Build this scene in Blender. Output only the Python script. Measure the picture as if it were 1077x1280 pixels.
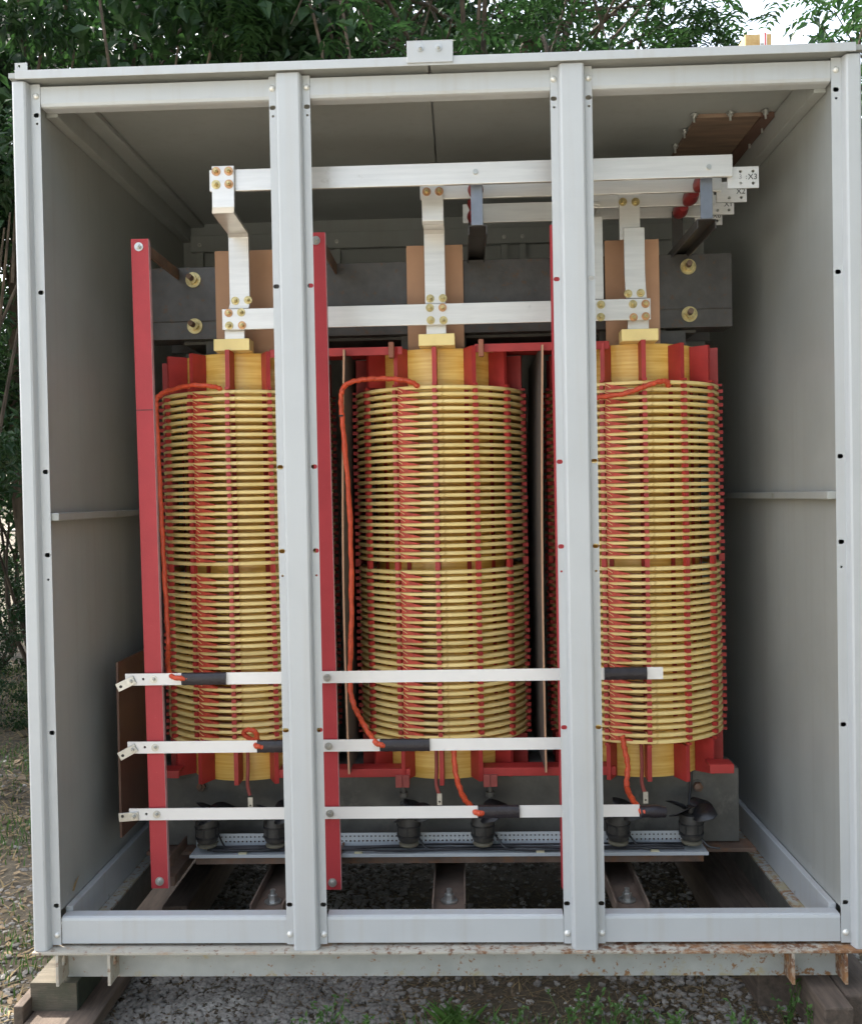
import bpy, bmesh, math, random
from mathutils import Vector, Matrix, geometry, noise
R = math.radians
random.seed(7)
S = bpy.context.scene
for o in list(bpy.data.objects): bpy.data.objects.remove(o)
COL = S.collection

# ------------------------------------------------------------------ camera
cam = bpy.data.cameras.new('camera'); cam_o = bpy.data.objects.new('camera', cam); COL.objects.link(cam_o)
S.camera = cam_o
yaw, pit, roll = .0328, .0159, -.0187
sy, cy, sp, cp, sr, cr = math.sin(yaw), math.cos(yaw), math.sin(pit), math.cos(pit), math.sin(roll), math.cos(roll)
fw = Vector((-sy*cp, cy*cp, -sp)); rt = Vector((cy, sy, 0)); up = rt.cross(fw)
r2 = cr*rt + sr*up; u2 = -sr*rt + cr*up
M = Matrix((r2, u2, -fw)).transposed().to_4x4(); M.translation = Vector((.06, -2.371, 1.358))
cam_o.matrix_world = M
cam.sensor_fit = 'HORIZONTAL'; cam.sensor_width = 36; cam.lens = 1171.5/1077*36
cam.clip_start = .05; cam.clip_end = 400

# ------------------------------------------------------------------ light
SUN_EL = R(54)        # the sun stands behind the cabinet and to its left
W = bpy.data.worlds.new('World'); S.world = W; W.use_nodes = True
wn = W.node_tree; wn.nodes.clear()
sky = wn.nodes.new('ShaderNodeTexSky'); sky.sky_type = 'NISHITA'; sky.sun_disc = False
sky.sun_elevation = SUN_EL; sky.sun_rotation = R(-55); sky.air_density = 1.2; sky.dust_density = 4; sky.ozone_density = 1
hs = wn.nodes.new('ShaderNodeHueSaturation'); hs.inputs['Saturation'].default_value = .6
bg = wn.nodes.new('ShaderNodeBackground'); bg.inputs['Strength'].default_value = .13
wo = wn.nodes.new('ShaderNodeOutputWorld')
wn.links.new(sky.outputs[0], hs.inputs['Color']); wn.links.new(hs.outputs[0], bg.inputs[0]); wn.links.new(bg.outputs[0], wo.inputs[0])
sl = bpy.data.lights.new('sun', 'SUN'); sl.energy = 3.0; sl.angle = R(.6); sl.color = (1, .95, .88)
so = bpy.data.objects.new('sun', sl); COL.objects.link(so)
saz = R(-55)   # direction towards the sun, measured from +Y
sd = Vector((math.sin(saz)*math.cos(SUN_EL), math.cos(saz)*math.cos(SUN_EL), math.sin(SUN_EL)))
so.rotation_euler = sd.to_track_quat('Z', 'Y').to_euler()
S.view_settings.view_transform = 'Standard'; S.view_settings.look = 'None'
S.view_settings.gamma = 1; S.view_settings.use_curve_mapping = False
S.view_settings.exposure = 2.25
S.render.engine = 'CYCLES'

# ------------------------------------------------------------------ materials
def mat(name, col, rough=.6, metal=0, var=.12, scale=8, bump=0, bscale=120, col2=None, stretch=(1,1,1),
        spots=None, spec=.5, spot_scale=30, spot_thr=.62, spot_edge=.05, spots2=None, coat=0, transl=0, band=None, streak=None, objvar=0):
    m = bpy.data.materials.new(name); m.use_nodes = True
    nt = m.node_tree; N = nt.nodes; L = nt.links; b = N['Principled BSDF']
    tc = N.new('ShaderNodeTexCoord'); mp = N.new('ShaderNodeMapping'); mp.inputs['Scale'].default_value = stretch
    oi = N.new('ShaderNodeObjectInfo'); mul = N.new('ShaderNodeVectorMath'); mul.operation = 'SCALE'
    L.new(oi.outputs['Random'], mul.inputs[0]); mul.inputs['Scale'].default_value = 17.3
    L.new(tc.outputs['Object'], mp.inputs['Vector']); L.new(mul.outputs[0], mp.inputs['Location'])
    n = N.new('ShaderNodeTexNoise'); n.inputs['Scale'].default_value = scale; n.inputs['Detail'].default_value = 8; n.inputs['Roughness'].default_value = .62
    L.new(mp.outputs[0], n.inputs['Vector'])
    cr_ = N.new('ShaderNodeValToRGB'); e = cr_.color_ramp.elements
    c2 = col2 or tuple(c*(1-var*2) for c in col)
    c1 = col if col2 else tuple(min(1, c*(1+var*.6)) for c in col)
    e[0].position = .3; e[0].color = (*c2, 1); e[1].position = .68; e[1].color = (*c1, 1)
    L.new(n.outputs[0], cr_.inputs[0]); out = cr_.outputs[0]
    def overlay(prev, sc, thr, edge, c, seed):
        nn = N.new('ShaderNodeTexNoise'); nn.inputs['Scale'].default_value = sc; nn.inputs['Detail'].default_value = 10; nn.inputs['Roughness'].default_value = .7
        vm = N.new('ShaderNodeVectorMath'); vm.inputs[1].default_value = (seed, seed*2, seed*3)
        L.new(tc.outputs['Object'], vm.inputs[0]); L.new(vm.outputs[0], nn.inputs['Vector'])
        mr = N.new('ShaderNodeMapRange'); mr.inputs[1].default_value = thr; mr.inputs[2].default_value = thr+edge
        src = nn.outputs[0]
        if band:                                       # more wear towards given edges: (axis, from, to, amount)
            sx_ = N.new('ShaderNodeSeparateXYZ'); L.new(tc.outputs['Object'], sx_.inputs[0])
            for ax, a, b_, amt in band:
                q = N.new('ShaderNodeMapRange'); q.inputs[1].default_value = a; q.inputs[2].default_value = b_; q.inputs[3].default_value = 0; q.inputs[4].default_value = amt
                L.new(sx_.outputs[ax], q.inputs[0]); ad = N.new('ShaderNodeMath'); ad.operation = 'ADD'; L.new(src, ad.inputs[0]); L.new(q.outputs[0], ad.inputs[1]); src = ad.outputs[0]
        L.new(src, mr.inputs[0]); mx = N.new('ShaderNodeMix'); mx.data_type = 'RGBA'
        L.new(mr.outputs[0], mx.inputs[0]); L.new(prev, mx.inputs[6]); mx.inputs[7].default_value = (*c, 1)
        return mx.outputs[2]
    if spots: out = overlay(out, spot_scale, spot_thr, spot_edge, spots, 3.1)
    if spots2: out = overlay(out, spot_scale*.3, spot_thr, spot_edge*2, spots2, 7.7)
    if streak:                                         # faint vertical dirt runs
        sm = N.new('ShaderNodeMapping'); sm.inputs['Scale'].default_value = (34, 34, 1.1); L.new(tc.outputs['Object'], sm.inputs[0])
        sn = N.new('ShaderNodeTexNoise'); sn.inputs['Scale'].default_value = 1; sn.inputs['Detail'].default_value = 5; L.new(sm.outputs[0], sn.inputs[0])
        mr = N.new('ShaderNodeMapRange'); mr.inputs[1].default_value = .52; mr.inputs[2].default_value = .80; mr.inputs[4].default_value = .6; L.new(sn.outputs[0], mr.inputs[0])
        mx = N.new('ShaderNodeMix'); mx.data_type = 'RGBA'; L.new(mr.outputs[0], mx.inputs[0]); L.new(out, mx.inputs[6]); mx.inputs[7].default_value = (*streak, 1); out = mx.outputs[2]
    if objvar:
        q = N.new('ShaderNodeMapRange'); q.inputs[3].default_value = 1-objvar; q.inputs[4].default_value = 1; L.new(oi.outputs['Random'], q.inputs[0])
        vm = N.new('ShaderNodeVectorMath'); vm.operation = 'SCALE'; L.new(out, vm.inputs[0]); L.new(q.outputs[0], vm.inputs['Scale']); out = vm.outputs[0]
    L.new(out, b.inputs['Base Color'])
    b.inputs['Roughness'].default_value = rough; b.inputs['Metallic'].default_value = metal
    b.inputs['Specular IOR Level'].default_value = spec
    if coat: b.inputs['Coat Weight'].default_value = coat; b.inputs['Coat Roughness'].default_value = .25
    if bump:
        nb = N.new('ShaderNodeTexNoise'); nb.inputs['Scale'].default_value = bscale; nb.inputs['Detail'].default_value = 4
        L.new(mp.outputs[0], nb.inputs['Vector']); bp = N.new('ShaderNodeBump'); bp.inputs['Strength'].default_value = bump; bp.inputs['Distance'].default_value = .003
        L.new(nb.outputs[0], bp.inputs['Height']); L.new(bp.outputs[0], b.inputs['Normal'])
    if transl:
        t = N.new('ShaderNodeBsdfTranslucent'); ms = N.new('ShaderNodeMixShader'); ms.inputs[0].default_value = transl
        L.new(out, t.inputs[0]); o = N['Material Output']
        L.new(b.outputs[0], ms.inputs[1]); L.new(t.outputs[0], ms.inputs[2]); L.new(ms.outputs[0], o.inputs[0])
    return m
PAINT = mat('grey_paint', (.47,.49,.495), .42, var=.025, scale=5, bump=.08, bscale=300, spots=(.36,.33,.28), spot_scale=48, spot_thr=.715, spot_edge=.04, streak=(.42,.41,.38))
PAINTSHADE = mat('shaded_grey_paint', (.345,.358,.338), .36, var=.07, scale=2.2, bump=1, bscale=3.5, spots=(.30,.305,.28), spot_scale=3, spot_thr=.56, spot_edge=.14, streak=(.29,.285,.26))  # same cabinet paint darkened, interior shade put into the colour
BASEP = mat('weathered_base_paint', (.43,.44,.41), .55, var=.10, scale=9, spots=(.27,.14,.06), spot_scale=55, spot_thr=.62, spot_edge=.06, spots2=(.40,.35,.22), band=[(2, .160, .206, .09), (2, .140, .120, .07), (0, -.5, 1.0, .05)])
RUSTY = mat('rusting_edge_paint', (.44,.41,.34), .8, var=.1, scale=14, spots=(.16,.075,.038), spot_scale=46, spot_thr=.56, spot_edge=.10, spots2=(.34,.17,.07), bump=.4, bscale=160, band=[(0, -.4, 1.0, .135)])
MILL = mat('mill_scale_steel', (.080,.074,.068), .40, metal=.35, var=.14, scale=22, spots=(.095,.06,.04), spot_scale=44, spot_thr=.575, spot_edge=.06, bump=.15, bscale=90)
DUSTY = mat('dusty_dark_steel', (.13,.125,.108), .7, var=.25, scale=6, spots=(.20,.185,.155), spot_scale=9, spot_thr=.55, spot_edge=.2)
RUSTST = mat('rusty_steel', (.16,.105,.075), .75, metal=.1, var=.25, scale=12, spots=(.20,.09,.04), spot_scale=20, spot_thr=.5, spot_edge=.2, bump=.3)
CHAN = mat('brown_channel_steel', (.20,.145,.11), .75, var=.2, scale=10, spots=(.12,.10,.085), spot_scale=14, spot_thr=.5, spot_edge=.2)
ALU = mat('brushed_aluminium_bar', (.72,.70,.665), .36, metal=.5, var=.06, scale=5, stretch=(1,6,14), spots=(.42,.39,.34), spot_scale=13, spot_thr=.63, spot_edge=.16, bump=.03, bscale=60)
ALUW = mat('white_aluminium_strip', (.74,.73,.71), .45, metal=.15, var=.015, scale=3)
ZINC = mat('zinc_plated', (.55,.55,.52), .35, metal=.75, var=.1, scale=60)
YZINC = mat('yellow_zinc', (.62,.50,.24), .35, metal=.7, var=.25, scale=70)
OZINC = mat('copper_toned_washer', (.62,.34,.17), .35, metal=.7, var=.2, scale=70)
RED = mat('red_fibreglass', (.42,.032,.04), .55, var=.06, scale=9, bump=.25, bscale=420, spots=(.50,.10,.09), spot_scale=260, spot_thr=.64, spot_edge=.03)
REDEDGE = mat('red_fibreglass_cut_edge', (.55,.33,.34), .7, var=.1, scale=30)
REDB = mat('red_laminate', (.42,.034,.030), .5, var=.12, scale=12, bump=.1)
REDD = mat('faded_red_laminate', (.36,.08,.065), .65, var=.15, scale=12)
YEL = mat('varnished_yellow_cylinder', (.90,.64,.18), .30, var=.2, scale=5, stretch=(1,1,22), col2=(.70,.38,.05), coat=.4, bump=.1)
RING = mat('varnished_disc_winding', (.95,.755,.34), .42, var=.12, scale=9, col2=(.88,.655,.23), coat=.15, spots=(.48,.27,.06), spot_scale=22, spot_thr=.615, spot_edge=.12, objvar=.16)
BLOCK = mat('pale_yellow_block', (.90,.72,.30), .5, var=.06, scale=9)
PRESS = mat('tan_pressboard', (.50,.29,.175), .75, var=.04, scale=10, bump=.08)
PHEN = mat('brown_phenolic_sheet', (.115,.060,.042), .5, var=.1, scale=8)
ORG = mat('orange_red_sleeving', (.66,.085,.03), .42, var=.15, scale=60, bump=.8, bscale=110)
BLK = mat('black_tape', (.022,.018,.024), .42, var=.2, scale=40, bump=.5, bscale=150)
BLKP = mat('black_plastic', (.018,.018,.02), .4, var=.2, scale=30)
MOTOR = mat('dusty_black_motor', (.05,.048,.045), .5, var=.3, scale=20, spots=(.10,.09,.075), spot_scale=20, spot_thr=.55, spot_edge=.2)
WHITET = mat('white_tray_paint', (.42,.45,.47), .45, var=.04, scale=8)
WOOD = mat('weathered_wood', (.125,.092,.068), .85, col2=(.06,.045,.034), scale=7, stretch=(9,1.2,9), bump=.5, bscale=30)
WOODX = mat('grey_landscape_timber', (.135,.112,.08), .85, spots=(.07,.07,.045), spot_scale=7, spot_thr=.5, spot_edge=.15, col2=(.075,.065,.045), scale=7, stretch=(1.2,9,9), bump=.5, bscale=30)
WOODG = mat('algae_dark_end_grain', (.035,.045,.028), .9, var=.3, scale=20)
WOODN = mat('new_pine', (.50,.36,.17), .7, col2=(.36,.22,.08), scale=9, stretch=(7,1,7))
PLY = mat('plywood_face', (.25,.165,.11), .65, col2=(.12,.08,.055), scale=5, stretch=(1,6,1))
WHITE = mat('white_paper', (.8,.8,.8), .6, var=.02)
REDP = mat('red_print', (.6,.05,.05), .6, var=.02)
INK = mat('black_ink', (.02,.02,.02), .6, var=.02)
INKF = mat('faded_ink', (.30,.29,.28), .6, var=.02)
GALV = mat('galvanised_wire', (.40,.40,.38), .5, metal=.5, var=.1)
BARK = mat('bark', (.10,.075,.052), .95, var=.35, scale=9, stretch=(3,3,.7), bump=1, bscale=18)
TWIG = mat('vine_stem', (.16,.12,.085), .9, var=.3, scale=12)
LEAFD = mat('dark_leaf', (.022,.060,.017), .5, var=.35, scale=1.5, transl=.35, spots=(.036,.088,.022), spot_scale=1.1, spot_thr=.5, spot_edge=.1)
LEAFM = mat('mid_leaf', (.030,.078,.022), .5, var=.3, scale=1.5, transl=.38, spots=(.05,.115,.03), spot_scale=1.3, spot_thr=.52, spot_edge=.1)
LEAFL = mat('young_leaf', (.10,.20,.045), .5, var=.25, scale=1.5, transl=.4)
GRASS = mat('grass_blade', (.09,.19,.035), .6, var=.3, scale=5, transl=.3)
STRAW = mat('dry_straw', (.34,.25,.12), .8, var=.25, scale=9, transl=.15)
STONE = mat('crushed_limestone', (.27,.25,.22), .85, var=.3, scale=9, spots=(.40,.38,.34), spot_scale=4, spot_thr=.55, spot_edge=.1)
SOIL = mat('soil_and_litter', (.115,.09,.058), .95, col2=(.055,.046,.03), scale=22, bump=1, bscale=60, spots=(.17,.14,.09), spot_scale=60, spot_thr=.56, spot_edge=.08)
ROADM = mat('pale_gravel_road', (.22,.21,.19), .9, var=.1, scale=12)

# ------------------------------------------------------------------ mesh helpers
class MB:
    def __init__(s): s.v = []; s.f = []
    def add(s, vs, fs):
        k = len(s.v); s.v += [tuple(v) for v in vs]; s.f += [tuple(i+k for i in f) for f in fs]; return s
    def box(s, x0, x1, y0, y1, z0, z1):
        return s.add([(x0,y0,z0),(x1,y0,z0),(x1,y1,z0),(x0,y1,z0),(x0,y0,z1),(x1,y0,z1),(x1,y1,z1),(x0,y1,z1)],
                     [(0,3,2,1),(4,5,6,7),(0,1,5,4),(1,2,6,5),(2,3,7,6),(3,0,4,7)])
    def prism(s, pts, axis, a, b):
        """pts: 2-D outline; axis 'x','y','z' is the extrusion axis from a to b"""
        n = len(pts)
        def P(p, t):
            return {'x': (t, p[0], p[1]), 'y': (p[0], t, p[1]), 'z': (p[0], p[1], t)}[axis]
        vs = [P(p, a) for p in pts] + [P(p, b) for p in pts]
        return s.add(vs, [tuple(range(n))[::-1], tuple(range(n, 2*n))] + [(i, (i+1) % n, n+(i+1) % n, n+i) for i in range(n)])
    def strip(s, pts, axis, a, b, t):
        """open profile of sheet metal with thickness t, extruded along axis"""
        n = len(pts); off = []
        for i in range(n):
            d = Vector((0, 0))
            if i > 0: d += (Vector(pts[i])-Vector(pts[i-1])).normalized()
            if i < n-1: d += (Vector(pts[i+1])-Vector(pts[i])).normalized()
            d.normalize(); off.append((pts[i][0]-d.y*t, pts[i][1]+d.x*t))
        m = MB()
        for i in range(n-1): m.prism([pts[i], pts[i+1], off[i+1], off[i]], axis, a, b)
        return s.add(m.v, m.f)
    def cyl(s, p0, p1, r, n=16, r1=None):
        p0 = Vector(p0); p1 = Vector(p1); r1 = r if r1 is None else r1
        q = (p1-p0).to_track_quat('Z', 'Y'); vs = []
        for p, rr in ((p0, r), (p1, r1)):
            for i in range(n):
                a = 2*math.pi*i/n; vs.append(p + q @ Vector((rr*math.cos(a), rr*math.sin(a), 0)))
        return s.add(vs, [tuple(range(n))[::-1], tuple(range(n, 2*n))] + [(i, (i+1) % n, n+(i+1) % n, n+i) for i in range(n)])
    def tube(s, pts, r, n=10, rough=0):
        pts = [Vector(p) for p in pts]; k = len(pts); rs = r if isinstance(r, (list, tuple)) else [r]*k; vs = []
        side = None
        for i, p in enumerate(pts):
            d = (pts[min(i+1, k-1)]-pts[max(i-1, 0)]).normalized()
            if side is None: side = d.orthogonal().normalized()
            side = (side - d*side.dot(d)).normalized(); o = d.cross(side)
            rr = rs[i]*(1+rough*(random.random()-.5))
            for j in range(n):
                a = 2*math.pi*j/n; vs.append(p + side*math.cos(a)*rr + o*math.sin(a)*rr)
        fs = [(i*n+j, i*n+(j+1) % n, (i+1)*n+(j+1) % n, (i+1)*n+j) for i in range(k-1) for j in range(n)]
        fs += [tuple(range(n))[::-1], tuple(range((k-1)*n, k*n))]
        return s.add(vs, fs)
    def lathe(s, prof, n=48, c=(0, 0, 0), closed=True, a0=0, a1=2*math.pi):
        full = abs(a1-a0-2*math.pi) < 1e-6; m = n if full else n+1; k = len(prof)
        vs = [(c[0]+r*math.cos(a0+(a1-a0)*i/n), c[1]+r*math.sin(a0+(a1-a0)*i/n), c[2]+z) for i in range(m) for r, z in prof]
        fs = []
        for i in range(n):
            i2 = (i+1) % m
            for j in range(k if closed else k-1):
                j2 = (j+1) % k; fs.append((i*k+j, i2*k+j, i2*k+j2, i*k+j2))
        if closed and not full: fs += [tuple(range(k))[::-1], tuple(range((m-1)*k, m*k))]
        return s.add(vs, fs)
    def plate(s, x0, x1, z0, z1, holes, y, t, axis='y'):
        """flat plate with real holes. holes: list of (cx, cz, rx, rz, n)"""
        P = [Vector((x0, z0)), Vector((x1, z0)), Vector((x1, z1)), Vector((x0, z1))]; loops = [[0, 1, 2, 3]]
        for cx, cz, rx, rz, n in holes:
            k = len(P); ex = max(0, rx-rz); ez = max(0, rz-rx); rr = min(rx, rz)
            for i in range(n):
                a = 2*math.pi*(i+.5)/n; P.append(Vector((cx+math.copysign(ex, math.cos(a))+rr*math.cos(a), cz+math.copysign(ez, math.sin(a))+rr*math.sin(a))))
            loops.append(list(range(k, k+n)))
        vs, ed, fs, *_ = geometry.delaunay_2d_cdt(P, [], loops, 0, 1e-6)
        keep = []
        for f in fs:
            c = sum((vs[i] for i in f), Vector((0, 0)))/len(f)
            if not any(abs(c.x-h[0]) < h[2]*.98 and abs(c.y-h[1]) < h[3]*.98 and geometry.intersect_point_tri_2d is not None and _inside(c, [P[i] for i in lp]) for h, lp in zip(holes, loops[1:])):
                keep.append(tuple(f))
        n = len(vs)
        def Q(v, d): return (v.x, y+d, v.y) if axis == 'y' else (y+d, v.x, v.y)
        V = [Q(v, 0) for v in vs] + [Q(v, t) for v in vs]
        F = keep + [tuple(i+n for i in f[::-1]) for f in keep]
        cnt = {}
        for f in keep:
            for i in range(len(f)):
                e = (f[i], f[(i+1) % len(f)]); cnt[e] = 1
        for (a, b) in list(cnt):
            if (b, a) not in cnt: F.append((b, a, a+n, b+n))
        return s.add(V, F)
def _inside(p, poly):
    c = False; j = len(poly)-1
    for i in range(len(poly)):
        a, b = poly[i], poly[j]
        if (a.y > p.y) != (b.y > p.y) and p.x < (b.x-a.x)*(p.y-a.y)/(b.y-a.y)+a.x: c = not c
        j = i
    return c
def mesh_of(name, mb, m, smooth=False):
    me = bpy.data.meshes.new(name); me.from_pydata(mb.v, [], mb.f)
    bm = bmesh.new(); bm.from_mesh(me); bmesh.ops.recalc_face_normals(bm, faces=bm.faces); bm.to_mesh(me); bm.free()
    me.materials.append(m)
    if smooth:
        for p in me.polygons: p.use_smooth = True
        try: me.set_sharp_from_angle(angle=R(38))
        except Exception: pass
    return me
def put(name, me, parent=None, loc=(0, 0, 0), rot=None):
    o = bpy.data.objects.new(name, me); COL.objects.link(o); o.location = loc
    if rot: o.rotation_euler = rot
    if parent is not None:
        o.parent = parent
        if parent.get('world'):
            q = parent; L = Vector((0, 0, 0))
            L = Vector(parent['world']); o.matrix_parent_inverse = Matrix.Translation(-L)
    return o
def obj(name, mb, m, parent=None, smooth=False, bevel=0, loc=(0, 0, 0), rot=None, seg=2):
    o = put(name, mesh_of(name, mb, m, smooth), parent, loc, rot)
    if bevel:
        b = o.modifiers.new('bevel', 'BEVEL'); b.width = bevel; b.segments = seg; b.limit_method = 'ANGLE'; b.angle_limit = R(40); b.harden_normals = False
    return o
def tag(o, label, cat=None, group=None, kind=None):
    if label: o['label'] = label
    if cat: o['category'] = cat
    if group: o['group'] = group
    if kind: o['kind'] = kind
    return o
def thing(name, label, cat, loc, group=None):
    """Empty at the thing's base; its parts are modelled in world coordinates"""
    o = bpy.data.objects.new(name, None); COL.objects.link(o); o.location = loc; o['world'] = list(loc); o.empty_display_size = .1
    return tag(o, label, cat, group)
def local_thing(name, label, cat, loc, group=None):
    o = bpy.data.objects.new(name, None); COL.objects.link(o); o.location = loc; o.empty_display_size = .1
    return tag(o, label, cat, group)
def copy_tree(o, parent=None):
    c = o.copy(); COL.objects.link(c); c.parent = parent
    for ch in o.children: copy_tree(ch, c)
    return c
def smooth_path(pts, k=8):
    P = [Vector(p) for p in pts]; out = []
    for i in range(len(P)-1):
        p0 = P[max(i-1, 0)]; p1 = P[i]; p2 = P[i+1]; p3 = P[min(i+2, len(P)-1)]
        for j in range(k):
            t = j/k; out.append(.5*((2*p1)+(-p0+p2)*t+(2*p0-5*p1+4*p2-p3)*t*t+(-p0+3*p1-3*p2+p3)*t**3))
    out.append(P[-1]); return out
# shared fasteners, all facing the viewer's side (-Y)
def hexm(r, y0, y1):
    m = MB(); m.prism([(r*math.cos(R(60*i+13)), r*math.sin(R(60*i+13))) for i in range(6)], 'y', y0, y1); return m
ME_NUT = mesh_of('nut', hexm(.0065, -.0075, 0).cyl((0, -.0125, 0), (0, -.0075, 0), .0036, 10), ZINC)
ME_NUTY = mesh_of('nut', hexm(.0065, -.0085, 0).cyl((0, -.0150, 0), (0, -.0085, 0), .0038, 10), YZINC)
def washer_mesh(r, m): return mesh_of('washer', MB().cyl((0, -.0022, 0), (0, 0, 0), r, 24), m)
ME_WZ = washer_mesh(.0115, ZINC); ME_WY = washer_mesh(.0120, YZINC); ME_WO = washer_mesh(.0120, OZINC)
dome = MB(); dome.lathe([(0.0001, .0065), (.004, .006), (.007, .0035), (.0082, 0), (.0001, 0)], 20, closed=False)
dome.v = [(x, -z, y) for x, y, z in dome.v]
ME_DOME = mesh_of('screw_head', dome, mat('painted_screw', (.72,.71,.66), .25, metal=.3, var=.05), True)
def bolt(parent, x, y, z, kind='z', s=1.0, name='bolt'):
    nut, w = {'z': (ME_NUT, ME_WZ), 'y': (ME_NUTY, ME_WY), 'o': (ME_NUTY, ME_WO)}[kind]
    b = put(name, nut, parent, (x, y-.0022, z), (0, random.random()*6, 0)); b.scale = (s,)*3
    wo_ = bpy.data.objects.new('washer', w); COL.objects.link(wo_); wo_.parent = b; wo_.location = (0, .0022, 0)
    return b
def text_mesh(name, body, size, m, parent, loc, flip=False, thick=.0004):
    cu = bpy.data.curves.new('t', 'FONT'); cu.body = body; cu.size = size; cu.extrude = thick; cu.align_x = 'CENTER'; cu.align_y = 'CENTER'
    to = bpy.data.objects.new('t', cu); COL.objects.link(to); bpy.context.view_layer.update()
    me = bpy.data.meshes.new_from_object(to.evaluated_get(bpy.context.evaluated_depsgraph_get())); bpy.data.objects.remove(to)
    me.materials.clear(); me.materials.append(m)
    return put(name, me, parent, loc, (R(90), 0, 0))

# ------------------------------------------------------------------ ground
g = MB(); n = 90
xs = [-60+120*i/n for i in range(n+1)]
def warp(t): return math.copysign(abs(t)**2.2, t)
gx = [warp(-1+2*i/n)*150 for i in range(n+1)]; gy = [warp(-1+2*i/n)*150 for i in range(n+1)]
def gz(x, y):
    h = noise.noise(Vector((x*.9, y*.9, 0)))*.02 + noise.noise(Vector((x*4, y*4, 3)))*.006
    d = max(0, math.hypot(x, y)-3); return (h-.008)*(1 if d < 20 else 1) - min(.3, d*.01)*(1 if x < 0 else .3)
for y in gy:
    for x in gx: g.v.append((x, y, gz(x, y)))
for j in range(n):
    for i in range(n): a = j*(n+1)+i; g.f.append((a, a+1, a+n+2, a+n+1))
tag(obj('ground', g, SOIL, smooth=True), 'brown soil with leaf litter under and around the cabinet', kind='structure')
rd = MB(); rp = [(-60, 13.6), (-4, 14.2), (30, 13.0), (30, 17.5), (-4, 18.2), (-60, 18)]
rd.prism(rp, 'z', -.33, -.262)
tag(obj('road', rd, ROADM), 'pale sunlit gravel road beyond the chain link fence', kind='structure')

yd = MB(); K = 20  # unseen pale ground, added to bounce sunlight into the open front
yo = [(-16, -2.9), (-5, -2.75), (-1.5, -2.6), (1.6, -2.7), (3.4, -3.6), (3.0, -8), (4, -16), (-16, -17)]
yd.prism(yo, 'z', -.02, .022)
tag(obj('bounce_yard', yd, mat('pale_bounce_yard', (.46,.445,.385), .9, var=.08, scale=6, bump=.8, bscale=40)), 'unseen pale ground added in front to bounce light into the cabinet', kind='structure')
# stones: five shapes, thousands of pieces
def stone_shape(seed):
    rnd = random.Random(seed); bm = bmesh.new(); bmesh.ops.create_icosphere(bm, subdivisions=1, radius=1)
    for v in bm.verts:
        v.co *= .75+.45*rnd.random(); v.co.z *= .62
    vs = [v.co.copy() for v in bm.verts]; fs = [tuple(v.index for v in f.verts) for f in bm.faces]; bm.free(); return vs, fs
shapes = [stone_shape(i) for i in range(6)]
def scatter_stones(name, label, count, region, smin, smax, m, dens=None, seed=1):
    rnd = random.Random(seed); mb = MB(); c = 0; tries = 0
    while c < count and tries < count*6:
        tries += 1
        x = rnd.uniform(region[0], region[1]); y = rnd.uniform(region[2], region[3])
        if dens and rnd.random() > dens(x, y): continue
        c += 1; s = smin+(smax-smin)*rnd.random()**2.2; vs, fs = shapes[rnd.randrange(6)]
        rot = Matrix.Rotation(rnd.random()*6.28, 3, 'Z') @ Matrix.Rotation(rnd.uniform(-.5, .5), 3, 'X'); z = gz(x, y)
        mb.add([(rot @ v)*s+Vector((x, y, z+s*.25)) for v in vs], fs)
    o = obj(name, mb, m); tag(o, label, kind='stuff'); return o
def dens1(x, y):
    nn = noise.noise(Vector((x*1.3, y*1.3, 9)))
    left = 1 if -1.0 < x < -.15 else (.09 if x > 0 else .22)
    if x > .45 and x < .8: left = .4
    if y > .3: left *= .35
    return max(.06, min(1, left*(.9+nn)))
scatter_stones('gravel', 'grey crushed stone gravel spread under and in front of the cabinet', 26000, (-1.6, 1.6, -.5, 1.3), .004, .0135, STONE, dens1, 2)
scatter_stones('gravel', 'pale stones scattered through the grass left of the cabinet', 2500, (-4.2, -1.1, -.6, 3), .004, .014, STONE, lambda x, y: .3+.7*max(0, noise.noise(Vector((x*1.1, y*1.1, 4)))), 3)

# grass and litter
def blades(name, label, count, region, h0, h1, m, dens, seed, lean=.5, w=.003):
    rnd = random.Random(seed); mb = MB(); c = 0; tries = 0
    while c < count and tries < count*8:
        tries += 1
        x = rnd.uniform(region[0], region[1]); y = rnd.uniform(region[2], region[3])
        if rnd.random() > dens(x, y): continue
        c += 1; z = gz(x, y)-.004; h = rnd.uniform(h0, h1); a = rnd.random()*6.28; l = lean*h*rnd.uniform(.3, 1.6)
        dx, dy = math.cos(a), math.sin(a); px, py = -dy*w*(.6+rnd.random()), dx*w*(.6+rnd.random())
        mb.add([(x-px, y-py, z), (x+px, y+py, z), (x+dx*l*.35+px*.7, y+dy*l*.35+py*.7, z+h*.6), (x+dx*l*.35-px*.7, y+dy*l*.35-py*.7, z+h*.6), (x+dx*l, y+dy*l, z+h)], [(0, 1, 2, 3), (3, 2, 4)])
    o = obj(name, mb, m); tag(o, label, kind='stuff'); return o
def inbox(x, y): return -1.05 < x < 1.05 and .02 < y < 1.25
def dg(x, y):
    if inbox(x, y): return 0
    return max(0, min(1, .45+1.6*noise.noise(Vector((x*1.7, y*1.7, 21)))))
def dgr(x, y):
    if y > .04 and abs(x) < 1.05: return 0
    if -.95 < x < -.35: return .04
    return max(0, min(1, .12+1.9*noise.noise(Vector((x*3.1, y*3.1, 5)))))
blades('grass', 'short green grass growing through the gravel before the cabinet', 4200, (-1.2, 1.6, -.6, .06), .010, .034, GRASS, dgr, 11, w=.0017)
blades('grass', 'patchy green grass on the ground left of the cabinet', 26000, (-4.5, -1.05, -1, 6), .02, .055, GRASS, dg, 12, w=.0022)
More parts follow.
